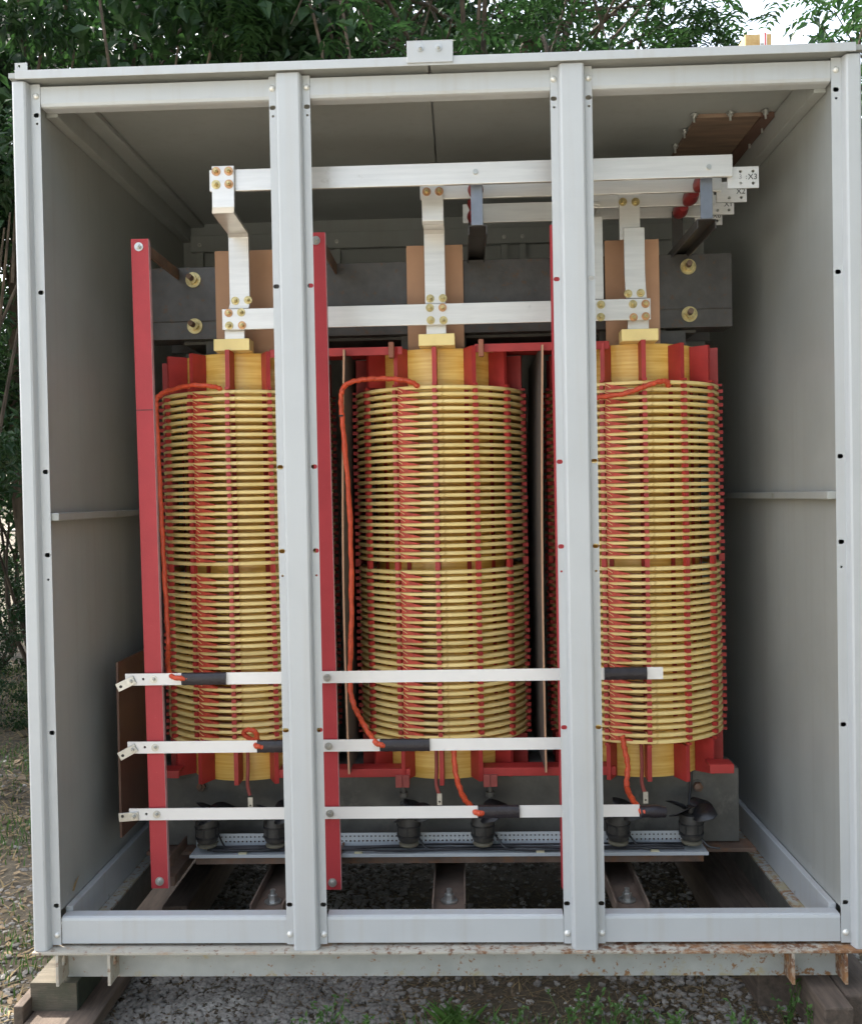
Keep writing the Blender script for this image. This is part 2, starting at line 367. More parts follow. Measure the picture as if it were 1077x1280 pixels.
blades('dry_litter', 'flat dry straw and litter on the ground left of the cabinet', 14000, (-5, -1.05, -1, 6), .008, .03, STRAW, lambda x, y: max(.1, min(1, .5-1.2*noise.noise(Vector((x*1.2, y*1.2, 30))))), 13, lean=4, w=.0035)
blades('dry_litter', 'brown straw and dead stems over the gravel at the cabinet foot', 5200, (-1.2, 1.5, -.7, .9), .004, .016, STRAW, lambda x, y: .2 if x < -.3 else .8, 14, lean=7, w=.0016)
blades('dead_stems', 'dark dead stems and litter lying over the ground in front of and beneath the base', 9000, (-.95, 1.5, -.5, 1.2), .004, .014, mat('brown_litter', (.15,.115,.07), .9, var=.3, scale=9), lambda x, y: .15 if x < -.3 and y < .6 else .9, 15, lean=6, w=.0022)

def litter(name, label, count, region, m, seed, L=.03):
    rnd = random.Random(seed); mb = MB()
    for k in range(count):
        x = rnd.uniform(region[0], region[1]); y = rnd.uniform(region[2], region[3]); z = gz(x, y)+.004+rnd.random()*.01
        a = rnd.random()*6.28; l = L*rnd.uniform(.5, 1.3); w = l*rnd.uniform(.3, .6); d = Vector((math.cos(a), math.sin(a), rnd.uniform(-.3, .3))); s_ = Vector((-math.sin(a), math.cos(a), rnd.uniform(-.4, .4)))
        p = Vector((x, y, z)); mb.add([p, p+d*l*.5+s_*w*.5, p+d*l, p+d*l*.5-s_*w*.5], [(0, 1, 2), (0, 2, 3)])
    return tag(obj(name, mb, m), label, kind='stuff')
litter('leaf_litter', 'dry tan leaf litter over the ground left of the cabinet', 15000, (-4.5, -1.06, -.8, 5), mat('dry_leaf', (.30,.215,.12), .8, var=.3, scale=2, transl=.2), 31)
litter('leaf_litter', 'brown leaf litter over the shaded ground far left', 9000, (-8, -1.5, 1.5, 9), mat('brown_leaf', (.15,.105,.06), .85, var=.3, scale=2), 32, .05)
litter('leaf_litter', 'small brown leaf bits among the gravel before the cabinet', 12000, (-1.1, 1.6, -.5, 1.2), bpy.data.materials['brown_leaf'], 33, .014)
# ------------------------------------------------------------------ enclosure
FZ0, FZ1 = .218, 2.428
enc = thing('transformer_enclosure', 'tall light grey sheet metal cabinet with its front panels removed', 'electrical cabinet', (0, .6, .212))
ZS = [2.350, 1.8996, 1.4411, 1.2273, .769, .320]
def slots(x): return [(x, z, .0078, .0058, 12) for z in ZS] + [(x+.0008, ZS[0]-.0215, .0032, .0032, 10), (x, ZS[3]-.063, .0030, .0030, 10)]
def front_post(name, x0, x1, web0, web1, sides):
    """hat section: flanges at y=0, web 22 mm proud, rolled corners"""
    m = MB(); yw = -.022
    prof = [(web0, 0.002), (web0+.002, -.012), (web0+.0045, -.019), (web0+.009, yw), (web1-.009, yw), (web1-.0045, -.019), (web1-.002, -.012), (web1, .002)]
    m.strip(prof, 'z', FZ0-.006, FZ1-.001, .0018)
    p = obj(name, m, PAINT, enc, smooth=True)
    for (a, b, sx) in sides:
        obj('flange', MB().plate(a, b, FZ0, FZ1, slots(sx), 0, .0018), PAINT, enc)
        put('screw_head', ME_DOME, enc, (sx, 0, FZ1-.03)); put('screw_head', ME_DOME, enc, (sx, 0, FZ0+.026))
    return p
front_post('corner_post', 0, 0, -1.061, -1.0175, [(-1.018, -.994, -1.004)])
front_post('corner_post', 0, 0, 1.0175, 1.063, [(.994, 1.018, 1.005)])
for cx in (-.3555, .352):
    front_post('mullion', 0, 0, cx-.034, cx+.034, [(cx-.052, cx-.0335, cx-.0435), (cx+.0335, cx+.052, cx+.0435)])
# post returns and rear posts
for sx in (-1, 1):
    obj('post_return', MB().box(min(sx*1.061, sx*1.058), max(sx*1.061, sx*1.058), .002, .05, FZ0, FZ1), PAINT, enc)
    obj('corner_post', MB().box(sx*1.0-.03 if sx < 0 else 1.0, -1.0 if sx < 0 else 1.03, 1.252, 1.28, FZ0, FZ1), PAINT, enc)
# headers, sill rails between the posts
for x0, x1 in ((-.9935, -.408), (-.303, .2995), (.4045, .9935)):
    m = MB(); z1 = FZ1-.006; zb = 2.372
    m.strip([(.0035, z1), (.0035, zb+.008), (.006, zb+.002), (.012, zb), (.042, zb)], 'x', x0, x1, -.0018)
    m.box(x0, x1, .0405, .042, zb, zb+.02)
    obj('header_rail', m, PAINT, enc, smooth=True)
    m = MB(); zt = .2885
    m.strip([(.0035, FZ0+.002), (.0035, zt-.009), (.0055, zt-.003), (.011, zt), (.042, zt), (.042, zt-.03)], 'x', x0, x1, -.0018)
    obj('sill_rail', m, PAINT, enc, smooth=True)
# roof
obj('roof_trim', MB().box(-1.043, 1.043, -.032, -.029, 2.429, 2.451).box(-1.043, 1.043, -.0285, .03, 2.4485, 2.451), PAINT, enc, bevel=.0015)
for x0, x1 in ((-1.062, -.004), (.002, 1.062)):
    obj('roof_panel', MB().box(x0, x1, -.026, 1.285, 2.434, 2.447), PAINTSHADE, enc)
obj('seam_strip', MB().box(-.03, .03, -.02, 1.28, 2.4476, 2.452), PAINT, enc)
sp_ = obj('splice_plate', MB().box(-.055, .059, -.0365, -.0325, 2.434, 2.486).box(-.055, .059, -.0365, .02, 2.486, 2.4885), PAINT, enc, bevel=.0012)
for x in (-.022, .023): bolt(enc, x, -.0365, 2.469, s=.75)
obj('corner_tab', MB().plate(-1.046, -1.012, 2.451, 2.470, [(-1.033, 2.461, .004, .005, 8)], -.030, .003).box(-1.046, -1.043, -.030, .02, 2.4515, 2.470), PAINT, enc)
for k in range(7):
    for yy in (.25, 1.0): put('screw_head', ME_DOME, enc, (-.9+.3*k, yy, 2.4535), (R(-90), 0, 0))
# side walls: panels, stiffener, sill and eave rails
for sx in (-1, 1):
    X0 = sx*1.0; a, b = (X0, X0+.0018*sx) if sx > 0 else (X0+.0018*sx, X0)
    zs = 1.325 if sx < 0 else 1.344
    obj('side_panel', MB().box(a, b, .006, 1.25, .30, zs), PAINTSHADE, enc)
    obj('side_panel', MB().box(a, b, .006, 1.25, zs+.001, 2.430), PAINTSHADE, enc)
    obj('outer_skin', MB().box(min(sx*1.056, sx*1.058), max(sx*1.056, sx*1.058), .052, 1.2545, FZ0, 2.437), PAINT, enc)
    q = sorted((sx*.999, sx*.975))
    obj('stiffener', MB().box(q[0], q[1], .006, 1.24, zs-.010, zs+.010), PAINTSHADE, enc, bevel=.002)
    q = sorted((sx*.999, sx*.980)); m = MB().box(q[0], q[1], .043, 1.245, .213, .300)
    obj('side_sill', m, PAINT, enc, bevel=.002)
    q = sorted((sx*.999, sx*.968)); obj('eave_rail', MB().box(q[0], q[1], .044, 1.245, 2.362, 2.432), PAINTSHADE, enc, bevel=.002)
    if sx < 0: q = sorted((sx*.967, sx*.915)); obj('eave_flange', MB().box(q[0], q[1], .044, 1.245, 2.418, 2.4325), PAINTSHADE, enc, bevel=.002)
    for yy in [.06+.145*k for k in range(9)]:
        for zz in (.325, 2.345): put('rivet', ME_DOME, enc, (sx*.9998, yy, zz), (0, 0, R(90*sx))).scale = (.5, .5, .5)
    for yy in (.42, .95): put('screw_head', ME_DOME, enc, (sx*.975, yy, zs), (0, 0, R(90*sx)))
# back wall
for x0, x1 in ((-1.056, -.351), (-.351, .351), (.351, 1.056)):
    obj('back_panel', MB().box(x0, x1, 1.2525, 1.2545, FZ0, 2.437), PAINTSHADE, enc)
obj('back_rail', MB().box(-.965, .965, 1.225, 1.251, 2.320, 2.382), PAINTSHADE, enc, bevel=.002)
obj('back_rail', MB().box(-.965, .965, 1.225, 1.251, .215, .30), PAINTSHADE, enc, bevel=.002)
for x in (-.47, -.40, .24, .31, -.93, .93):
    obj('back_stud', MB().box(x-.012, x+.012, 1.228, 1.2515, .302, 2.318), PAINTSHADE, enc)
    bolt(enc, x, 1.2245, 2.345, s=.7)
# dead leaf
lf = MB(); lf.add([(-.9985, .085, .322), (-.9985, .10, .338), (-.993, .12, .352), (-.9985, .112, .330), (-.9985, .098, .318)], [(0, 1, 2), (0, 2, 3), (0, 3, 4)])
tag(obj('dead_leaf', lf, STRAW), 'small yellow dead leaf stuck low on the inner left wall', 'leaf')

# base frame
bf = thing('base_frame', 'weathered steel skid frame with rusty flange under the cabinet', 'steel base', (0, .6, .12))
obj('front_web', MB().box(-1.0, 1.008, .030, .036, .120, .2045), BASEP, bf)
obj('front_flange', MB().box(-1.058, 1.068, -.030, .048, .2050, .2115), RUSTY, bf, bevel=.001)
obj('rear_channel', MB().box(-1.05, 1.05, 1.262, 1.268, .12, .2045).box(-1.05, 1.05, 1.22, 1.268, .205, .2115), BASEP, bf)
for sx in (-1, 1):
    q = sorted((sx*1.056, sx*.950)); obj('side_flange', MB().box(q[0], q[1], .049, 1.218, .2050, .2118), BASEP, bf)
    q = sorted((sx*.956, sx*.950)); obj('side_web', MB().box(q[0], q[1], .049, 1.218, .120, .2045), DUSTY, bf)
    bolt(bf, sx*1.0 - sx*.012, .29, .22, s=1.0)
for i, x in enumerate((-.996, -.862, .860, .990)):
    m = MB().plate(-.032, .0295, .128 if i else .126, .2045, [(-.002, .178, .008, .013, 12)], x, .007, axis='x')
    obj('lifting_lug', m, RUSTY, bf)
for x in (-.495, .005, .503):
    c = MB().strip([(x-.046, .248), (x-.046, .2125), (x+.046, .2125), (x+.046, .248)], 'y', .165, 1.18, .0045)
    ch = obj('floor_channel', c, CHAN, bf)
    w = MB().cyl((x, .255, .2170), (x, .255, .2205), .024, 24); w.cyl((x, .255, .2205), (x, .255, .238), .0135, 6); w.cyl((x, .255, .238), (x, .255, .252), .0075, 12)
    wo_ = bpy.data.objects.new('anchor_bolt', mesh_of('anchor_bolt', w, ZINC)); COL.objects.link(wo_); wo_.parent = ch

# cribbing
tb = thing('timber_block', 'rounded grey landscape timber under the left end of the base', 'timber', (-1.01, .1, .045))
prof = []
for i in range(9):
    a = -math.pi/2+math.pi*i/8; prof.append((.15+.05*math.cos(a)*1.1, .0825+.0365*math.sin(a)))
prof = [(0.0, .046), (0.15, .046)]+prof+[(0.0, .119)]
obj('log', MB().prism(prof, 'x', -1.078, -.957), WOODX, tb, smooth=True)
obj('end_grain', MB().prism([(y*.97+.002, .0825+(z-.0825)*.96) for y, z in prof], 'x', -.9565, -.9545), WOODG, tb)
tag(obj('wooden_plank', MB().box(-1.07, -.893, -.35, 1.4, .012, .0455), WOOD, bevel=.003), 'brown weathered plank lying on the ground under the rounded timber', 'plank')
tag(obj('wooden_plank', MB().box(-1.10, -1.075, -.05, 1.3, .01, .085), WOOD, bevel=.004), 'edge of a brown board left of the rounded timber', 'plank')
rtb = tag(obj('timber_beam', MB().box(.905, .975, -.12, 1.35, .0, .1185), WOOD, bevel=.005), 'weathered timber beam under the right end of the base, inner one', 'timber')
tag(obj('timber_beam', MB().box(.978, 1.085, -.06, 1.35, -.01, .1175), WOOD, bevel=.006), 'weathered timber beam under the right end of the base, outer one', 'timber')
tag(obj('timber_beam', MB().box(-.88, -.80, .45, 1.3, .0, .119), WOOD, bevel=.005), 'dark timber beam on the gravel inside the left side of the base', 'timber')
tag(obj('timber_beam', MB().box(.815, .935, .10, 1.3, -.012, .112), WOOD, bevel=.005), 'brown timber beam on the gravel inside the right side of the base', 'timber')

# ------------------------------------------------------------------ core and clamps
core = thing('transformer_core', 'dark steel clamp plates and core of the dry type transformer', 'transformer core', (0, .63, .25))
CX0, CX1 = -.905, .888
obj('top_clamp', MB().box(CX0, CX1, .50, .512, 1.858, 2.079).box(CX0, CX1, .496, .4995, 1.912, 1.914), MILL, core, bevel=.002)
obj('top_clamp_flange', MB().box(CX0, CX1, .513, .60, 1.858, 1.868), MILL, core)
obj('rear_clamp', MB().box(CX0, CX1, .76, .772, 1.858, 2.079), MILL, core)
obj('yoke', MB().box(-.80, .79, .55, .75, 1.85, 2.05), DUSTY, core)
obj('bottom_clamp', MB().box(CX0, CX1, .50, .512, .290, .515), DUSTY, core, bevel=.002)
obj('bottom_clamp_ledge', MB().box(CX0, CX1, .513, .62, .505, .515), DUSTY, core)
obj('rear_clamp', MB().box(CX0, CX1, .76, .772, .290, .515), DUSTY, core)
obj('yoke', MB().box(-.80, .79, .55, .75, .30, .50), DUSTY, core)
obj('foot_flange', MB().box(CX0-.02, .925, .455, .53, .274, .286), RUSTST, core, bevel=.002)
obj('foot_flange', MB().box(CX0-.02, .925, .74, .82, .274, .286), RUSTST, core, bevel=.002)
for x, y in ((-.83, .30), (.80, .54)): obj('cross_member', MB().box(x, x+.04, y, 1.15, .245, .272), RUSTST, core)
for x in (-.625, -.017, .592): obj('core_leg', MB().box(x-.10, x+.10, .53, .73, .5155, 1.857), DUSTY, core)
obj('core_angle', MB().box(.60, .75, .515, .60, 1.78, 1.85), MILL, core)
for (x, z) in ((-.752, 2.040), (-.750, 1.898), (.757, 2.040), (.759, 1.897), (-.76, .475), (.762, .462)):
    top = z > 1
    rod = obj('clamp_rod', MB().cyl((x-.004, .462 if top else .476, z+.004), (x, .50, z), .0085, 14), RUSTST, core, smooth=True)
    w = MB().cyl((x, .4955, z), (x, .4998, z), .0235 if top else .019, 28)
    wo_ = bpy.data.objects.new('washer', mesh_of('washer', w, YZINC if top else DUSTY)); COL.objects.link(wo_); wo_.parent = rod
    h = MB().cyl((x, .482, z), (x, .4953, z), .0145, 6)
    wo_ = bpy.data.objects.new('nut', mesh_of('nut', h, YZINC if top else RUSTST)); COL.objects.link(wo_); wo_.parent = rod

# ------------------------------------------------------------------ coils
NB = 14; STEP = 2*math.pi/NB
coil = local_thing('transformer_coil', 'left disc wound transformer coil with yellow rings beside the left wall', 'transformer coil', (-.618, .63, 0), 'disc wound coils')
CP = math.radians(-90)            # towards the viewer
obj('insulating_cylinder', MB().lathe([(.198, .512), (.205, .512), (.205, 1.800), (.198, 1.800)], 72), YEL, coil, smooth=True)
obj('inner_cylinder', MB().lathe([(.17, .520), (.176, .520), (.176, 1.79), (.17, 1.79)], 48), DUSTY, coil, smooth=True)
rp = [(.2400, -.0050), (.2655, -.0054), (.2676, -.0041), (.2679, 0), (.2676, .0041), (.2655, .0054), (.2400, .0050)]
ring_me = [mesh_of('winding_disc', MB().lathe([(r+dr*(0 if r < .25 else 1), z) for r, z in rp], 84), RING, True) for dr in (0, .0010, -.0008)]
ZR = [1.679-.0211*i for i in range(25)] + [1.1385-.02115*i for i in range(25)]
for i, z in enumerate(ZR):
    put('winding_disc', ring_me[i % 3], coil, (random.uniform(-.0006, .0006), random.uniform(-.0006, .0006), z+random.uniform(-.0009, .0009)), (random.uniform(-.0015, .0015), random.uniform(-.0015, .0015), 0))
bar = MB().prism([(.2065, .515), (.266, .515), (.266, .622), (.2105, .622), (.2105, 1.686), (.266, 1.686), (.266, 1.800), (.2065, 1.800)], 'y', -.0063, .0063)
# prism in local X(radial)-Z plane
bar_me = mesh_of('spacer_bar', bar, REDB)
sb = MB()
for k in range(NB):
    a = CP+k*STEP-.005
    put('spacer_bar', bar_me, coil, (0, 0, random.uniform(-.004, .004)), (0, 0, a))
    rot = Matrix.Rotation(a, 3, 'Z')
    for i in range(len(ZR)+1):
        zt = ZR[i-1]-.0050 if i else ZR[0]+.012
        zb = ZR[i]+.0050 if i < len(ZR) else ZR[-1]-.012
        w0, w1 = .0062+random.uniform(-.0006, .0009), .0048
        j = random.uniform(-.0016, .0016); ro = .2785+j
        vs = []
        for zz, in ((zb,), (zt,)):
            for (r, t) in ((.262, -w1), (.269, -w1), (ro, -w0), (ro, w0), (.269, w1), (.262, w1)):
                vs.append(rot @ Vector((r, t, zz)))
        sb.add(vs, [(5, 4, 3, 2, 1, 0), (6, 7, 8, 9, 10, 11)]+[(q, (q+1) % 6, 6+(q+1) % 6, 6+q) for q in range(6)])
tag(obj('spacer_blocks', sb, REDB, coil), None, kind='stuff')
# crossover wraps: red taped wedges just right of the first bar to the left of centre
def arcpt(a, r, z): return (r*math.cos(a), r*math.sin(a), z)
aw = CP-STEP-.005
wd = MB()
H = .0122
segs = [(.028, .0125, -.0080), (.05, .0095, -.0078), (.10, .0058, -.0068), (.18, .0016, -.0062), (.27, -.0036, -.0058)]
vs = []
for (da, zt, zb) in segs:
    for (r, z) in ((.256, zb), (.2722, zb), (.2708, zt), (.256, zt)): vs.append(arcpt(aw+da, r, z))
k = len(segs)
wd.add(vs, [(0, 1, 2, 3), tuple((k-1)*4+q for q in (3, 2, 1, 0))]+[(i*4+q, i*4+(q+1) % 4, (i+1)*4+(q+1) % 4, (i+1)*4+q) for i in range(k-1) for q in range(4)])
wedge_me = mesh_of('crossover_wrap', wd, mat('taped_crossover', (.55,.065,.03), .5, var=.2, scale=60, bump=.5, bscale=200))
sv = MB(); vs = []
segs2 = [(.205, -.0018, -.0058), (.30, -.0036, -.0060), (.415, -.0047, -.0061)]
for (da, zt, zb) in segs2:
    for (r, z) in ((.245, zb), (.2665, zb), (.2665, zt), (.245, zt)): vs.append(arcpt(aw+da, r, z))
sv.add(vs, [(0, 1, 2, 3), (11, 10, 9, 8)]+[(i*4+q, i*4+(q+1) % 4, (i+1)*4+(q+1) % 4, (i+1)*4+q) for i in range(2) for q in range(4)])
sliver_me = mesh_of('crossover_tail', sv, mat('stained_crossover', (.22,.08,.035), .6, var=.3, scale=60))
tie = MB(); tie.tube([arcpt(aw+.022, .2725, .0085), arcpt(aw+.06, .2728, .0035), arcpt(aw+.085, .2720, -.0015)], .0009, 5)
tie_me = mesh_of('crossover_tie', tie, RING)
for i in range(len(ZR)-1):
    if i == 24: continue
    zc = (ZR[i]+ZR[i+1])/2; s = random.uniform(.82, 1.08)
    o = put('crossover_wrap', wedge_me, coil, (0, 0, zc), (0, 0, random.uniform(-.01, .01))); o.scale = (1, 1, s)
    for nm, me in (('crossover_tail', sliver_me), ('crossover_tie', tie_me)):
        t_ = bpy.data.objects.new(nm, me); COL.objects.link(t_); t_.parent = o
obj('terminal_block', MB().box(-.052, .054, -.252, -.19, 1.8015, 1.836), BLOCK, coil, bevel=.0015)
for ch in coil.children:
    if ch.name.startswith('terminal_block'): tbk = ch; ch.location.x = .008
coil2 = copy_tree(coil); coil2.location = (-.004, .63, 0); coil2.rotation_euler.z = -.028; coil2['label'] = 'middle disc wound transformer coil between the two red edged mullions'
coil3 = copy_tree(coil); coil3.location = (.602, .63, 0); coil3.rotation_euler.z = -.028; coil3['label'] = 'right disc wound transformer coil facing the bare right wall'
for c, dx in ((coil2, .0055), (coil3, -.0095)):
    for ch in c.children:
        if ch.name.startswith('terminal_block'): ch.location.x = dx
# bar tops vary slightly per coil
for c in (coil2, coil3):
    for ch in c.children:
        if ch.name.startswith('spacer_bar'): ch.location.z += random.uniform(-.006, .006)
        if ch.name.startswith('winding_disc'): ch.location.z += random.uniform(-.0007, .0007)

# pressboard sheets behind the risers
for x0, x1, lab in ((-.680, -.503, 'tan pressboard sheet standing behind the left coil riser'), (-.094, .077, 'tan pressboard sheet standing behind the middle coil riser'), (.505, .667, 'tan pressboard sheet standing behind the right coil riser')):
    tag(obj('pressboard_sheet', MB().box(x0, x1, .484, .489, 1.78, 2.122), PRESS), lab, 'insulation board', 'pressboard sheets')
# barriers between coils
for xs_, lab, bow in ((-.276, 'thin upright barrier board between the left and middle coils', .010), (.303, 'thin upright barrier board between the middle and right coils', .006)):
    m = MB(); K = 14; vs = []
    for i in range(K+1):
        t = i/K; z = .545+1.25*t; x = xs_ - .010*(1-t) + bow*math.sin(math.pi*t)*(-1 if xs_ > 0 else -1)
        for (dx, y) in ((-.003, .372), (.003, .372), (.003, .90), (-.003, .90)): vs.append((x+dx, y, z))
    m.add(vs, [(0, 1, 2, 3), tuple(K*4+q for q in (3, 2, 1, 0))]+[(i*4+q, i*4+(q+1) % 4, (i+1)*4+(q+1) % 4, (i+1)*4+q) for i in range(K) for q in range(4)])
    bb = thing('barrier_board', lab, 'insulation board', (xs_, .4, .545), 'barrier boards')
    obj('board', m, mat('shaded_board', (.13,.11,.095), .8, var=.1), bb)  # board darkened, the shadow on its side face put into the colour
    e_ = MB(); e_.v = [(x_+(.0002 if i_ % 4 in (0, 3) else -.0002), .3695 if i_ % 4 in (0, 1) else .3718, z_) for i_, (x_, y_, z_) in enumerate(m.v)]; e_.f = list(m.f)
    obj('cut_edge', e_, PRESS, bb)
# red support channels, top and bottom, with brown clips
def red_channel(x0, x1, z0, z1, label, hooks=()):
    t = thing('support_channel', label, 'support channel', ((x0+x1)/2, .4, z0), 'red support channels')
    obj('channel', MB().box(x0, x1, .395, .40, z0, z1).box(x0, x1, .401, .60 if z0 > 1 else .455, z1-.006, z1), REDB, t, bevel=.001)
    for hx, hz0, hz1 in hooks:
        obj('clip', MB().box(hx-.008, hx+.008, .372, .394, hz0, hz1), mat('brown_clip', (.30,.11,.06), .6), t, bevel=.003)
    return t
red_channel(-.50, -.107, 1.780, 1.804, 'red channel across the coil tops, left of the middle coil', [(-.138, 1.768, 1.815)])
red_channel(.106, .50, 1.782, 1.806, 'red channel across the coil tops, right of the middle coil', [(.125, 1.766, 1.817)])
red_channel(-.50, -.107, .528, .552, 'red channel under the coils, left of the middle coil')
red_channel(.106, .50, .528, .552, 'red channel under the coils, right of the middle coil')
red_channel(-.865, -.80, .530, .552, 'red channel under the outer side of the left coil')
red_channel(.775, .845, .530, .556, 'red channel under the outer side of the right coil')
for x, lab in ((-.130, 'orange brown block pair under the middle coil, left one'), (.130, 'orange brown block pair under the middle coil, right one')):
    t = thing('support_block', lab, 'support block', (x, .42, .50), 'support blocks under the middle coil')
    for dx in (-.0105, .0105): obj('block', MB().box(x+dx-.0098, x+dx+.0098, .385, .42, .499, .535), REDD, t, bevel=.001)
    s_ = MB().cyl((x, .44, .40), (x, .44, .498), .006, 10); s_.cyl((x, .44, .455), (x, .44, .468), .014, 6); s_.cyl((x, .44, .43), (x, .44, .438), .014, 6)
    obj('jack_stud', s_, DUSTY, t)

# ------------------------------------------------------------------ low voltage bus work
def bus(y, x0, x1, z0, z1, tab_x1, tz0, tz1, text, lab, bolts=()):
    t = thing('bus_bar', lab, 'bus bar', ((x0+x1)/2, y, z0), 'horizontal bus bars')
    obj('bar', MB().box(x0, x1, y, y+.0125, z0, z1), ALU, t, bevel=.0012)
    tx0 = tab_x1-.083; w = .0042
    holes = [(tab_x1-.015-dx, z, w, w, 12) for dx in (0, .0335) for z in (tz1-.0125, tz0+.0125)]
    tabm = MB().plate(tx0, tab_x1, tz0, tz1, holes, y+.0145, .006)
    obj('terminal_tab', tabm, ALU, t)
    text_mesh('marking', text, .021, INK, t, (tab_x1-.0165, y+.0140, (tz0+tz1)/2+.0005))
    if text == 'X3': text_mesh('marking', '3', .018, INKF, t, (tab_x1-.049, y+.0140, (tz0+tz1)/2+.001)); text_mesh('marking', ':', .018, INK, t, (tab_x1-.033, y+.0140, (tz0+tz1)/2+.001))
    for bx, bz in bolts: obj('bolt_end', MB().cyl((bx, y-.006, bz), (bx, y, bz), .0068, 12), ZINC, t, smooth=True)
    return t
bus(.160, -.606, .796, 2.197, 2.255, .869, 2.169, 2.226, 'X3', 'front aluminium bus bar marked X3 spanning the cabinet top', [(.113, 2.228), (.732, 2.222)])
bus(.280, -.041, .800, 2.197, 2.255, .873, 2.169, 2.226, 'X2', 'second bus bar from the front, marked X2')
bus(.405, .44, .812, 2.197, 2.255, .874, 2.172, 2.229, 'X1', 'third bus bar from the front, marked X1')
bus(.530, .080, .805, 2.200, 2.258, .874, 2.177, 2.230, 'X0', 'rearmost bus bar, marked X0')
def riser(pts, w, x, label, bolts, t=.009):
    r = thing('bus_riser', label, 'bus bar', (x, pts[-1][0], pts[-1][1]), 'vertical bus risers')
    x0, x1 = x
    return r
def make_riser(label, x0, x1, dx, prof, bolts, parts2=None):
    """prof: (y,z) outline top to bottom; dx: sideways shift at top; one bent flat strap 9 mm thick"""
    r = thing('bus_riser', label, 'bus bar', ((x0+x1)/2, prof[-1][0], prof[-1][1]), 'vertical bus risers')
    m = MB(); n = len(prof); off = []
    for i in range(n):
        d = Vector((0, 0))
        if i: d += (Vector(prof[i])-Vector(prof[i-1])).normalized()
        if i < n-1: d += (Vector(prof[i+1])-Vector(prof[i])).normalized()
        d.normalize(); off.append((prof[i][0]-d.y*.0095, prof[i][1]+d.x*.0095))
    vs = []
    for i in range(n):
        s = dx[i]
        vs += [(x0+s, *prof[i]), (x1+s, *prof[i]), (x1+s, *off[i]), (x0+s, *off[i])]
    m.add(vs, [(0, 1, 2, 3), tuple((n-1)*4+q for q in (3, 2, 1, 0))]+[(i*4+q, i*4+(q+1) % 4, (i+1)*4+(q+1) % 4, (i+1)*4+q) for i in range(n-1) for q in range(4)])
    obj('strap', m, ALU, r, bevel=.001)
    for (bx, by, bz, k) in bolts: bolt(r, bx, by, bz, k)
    if parts2:
        for nm, b in parts2: obj(nm, MB().box(*b), ALU, r, bevel=.001)
    return r
make_riser('bent aluminium riser from the left coil up to the X3 bus', -.613, -.553, [.017, .016, .013, 0, 0, 0, -.004],
    [(.148, 2.261), (.148, 2.150), (.156, 2.136), (.375, 2.143), (.384, 2.134), (.384, 1.94), (.384, 1.925)],
    [(-.584, .148, 2.246, 'o'), (-.550, .148, 2.246, 'o'), (-.585, .148, 2.211, 'y'), (-.550, .148, 2.211, 'o'), (-.596, .384, 1.948, 'y'), (-.558, .384, 1.949, 'y')],
    [('terminal_stub', (-.630, -.571, .3845, .3925, 1.815, 1.9235))])
make_riser('aluminium riser with a small joggle from the middle coil to the X2 bus', -.036, .024, [0, 0, 0, 0, 0, 0],
    [(.268, 2.232), (.268, 2.133), (.276, 2.124), (.376, 2.138), (.384, 2.128), (.384, 1.925)],
    [(-.022, .268, 2.214, 'o'), (.013, .268, 2.214, 'o'), (-.021, .384, 1.940, 'y'), (.016, .384, 1.940, 'y')],
    [('terminal_stub', (-.034, .024, .3845, .3925, 1.815, 1.9235))])
make_riser('two piece aluminium riser from the right coil up to the X1 bus', .545, .604, [0, 0, .002, .004],
    [(.378, 2.129), (.378, 2.0), (.378, 1.95), (.378, 1.925)],
    [(.545, .392, 2.208, 'y'), (.582, .392, 2.207, 'y'), (.554, .378, 1.938, 'y'), (.590, .378, 1.939, 'y')],
    [('upper_strap', (.535, .595, .3945, .4035, 2.10, 2.235)), ('terminal_stub', (.553, .614, .3845, .3925, 1.815, 1.9235))])
make_riser('plain aluminium riser partly hidden behind the right mullion', .418, .483, [0, 0], [(.376, 2.163), (.376, 1.925)], [],
    [('upper_strap', (.418, .478, .39, .529, 2.20, 2.209))])
lk = thing('link_bar', 'long horizontal aluminium link bar joining the three coil terminals', 'bus bar', (0, .37, 1.86))
obj('bar', MB().box(-.632, .616, .3655, .375, 1.860, 1.921), ALU, lk, bevel=.0012)
for x, z, k in ((-.612, 1.909, 'o'), (-.575, 1.910, 'y'), (-.611, 1.872, 'y'), (-.573, 1.872, 'o'), (-.022, 1.909, 'y'), (.015, 1.909, 'o'), (-.020, 1.873, 'y'), (.017, 1.872, 'y'),
                (.473, 1.906, 'y'), (.472, 1.870, 'y'), (.565, 1.905, 'y'), (.601, 1.905, 'o'), (.566, 1.867, 'o'), (.601, 1.869, 'o')):
    bolt(lk, x, .3655, z, k)
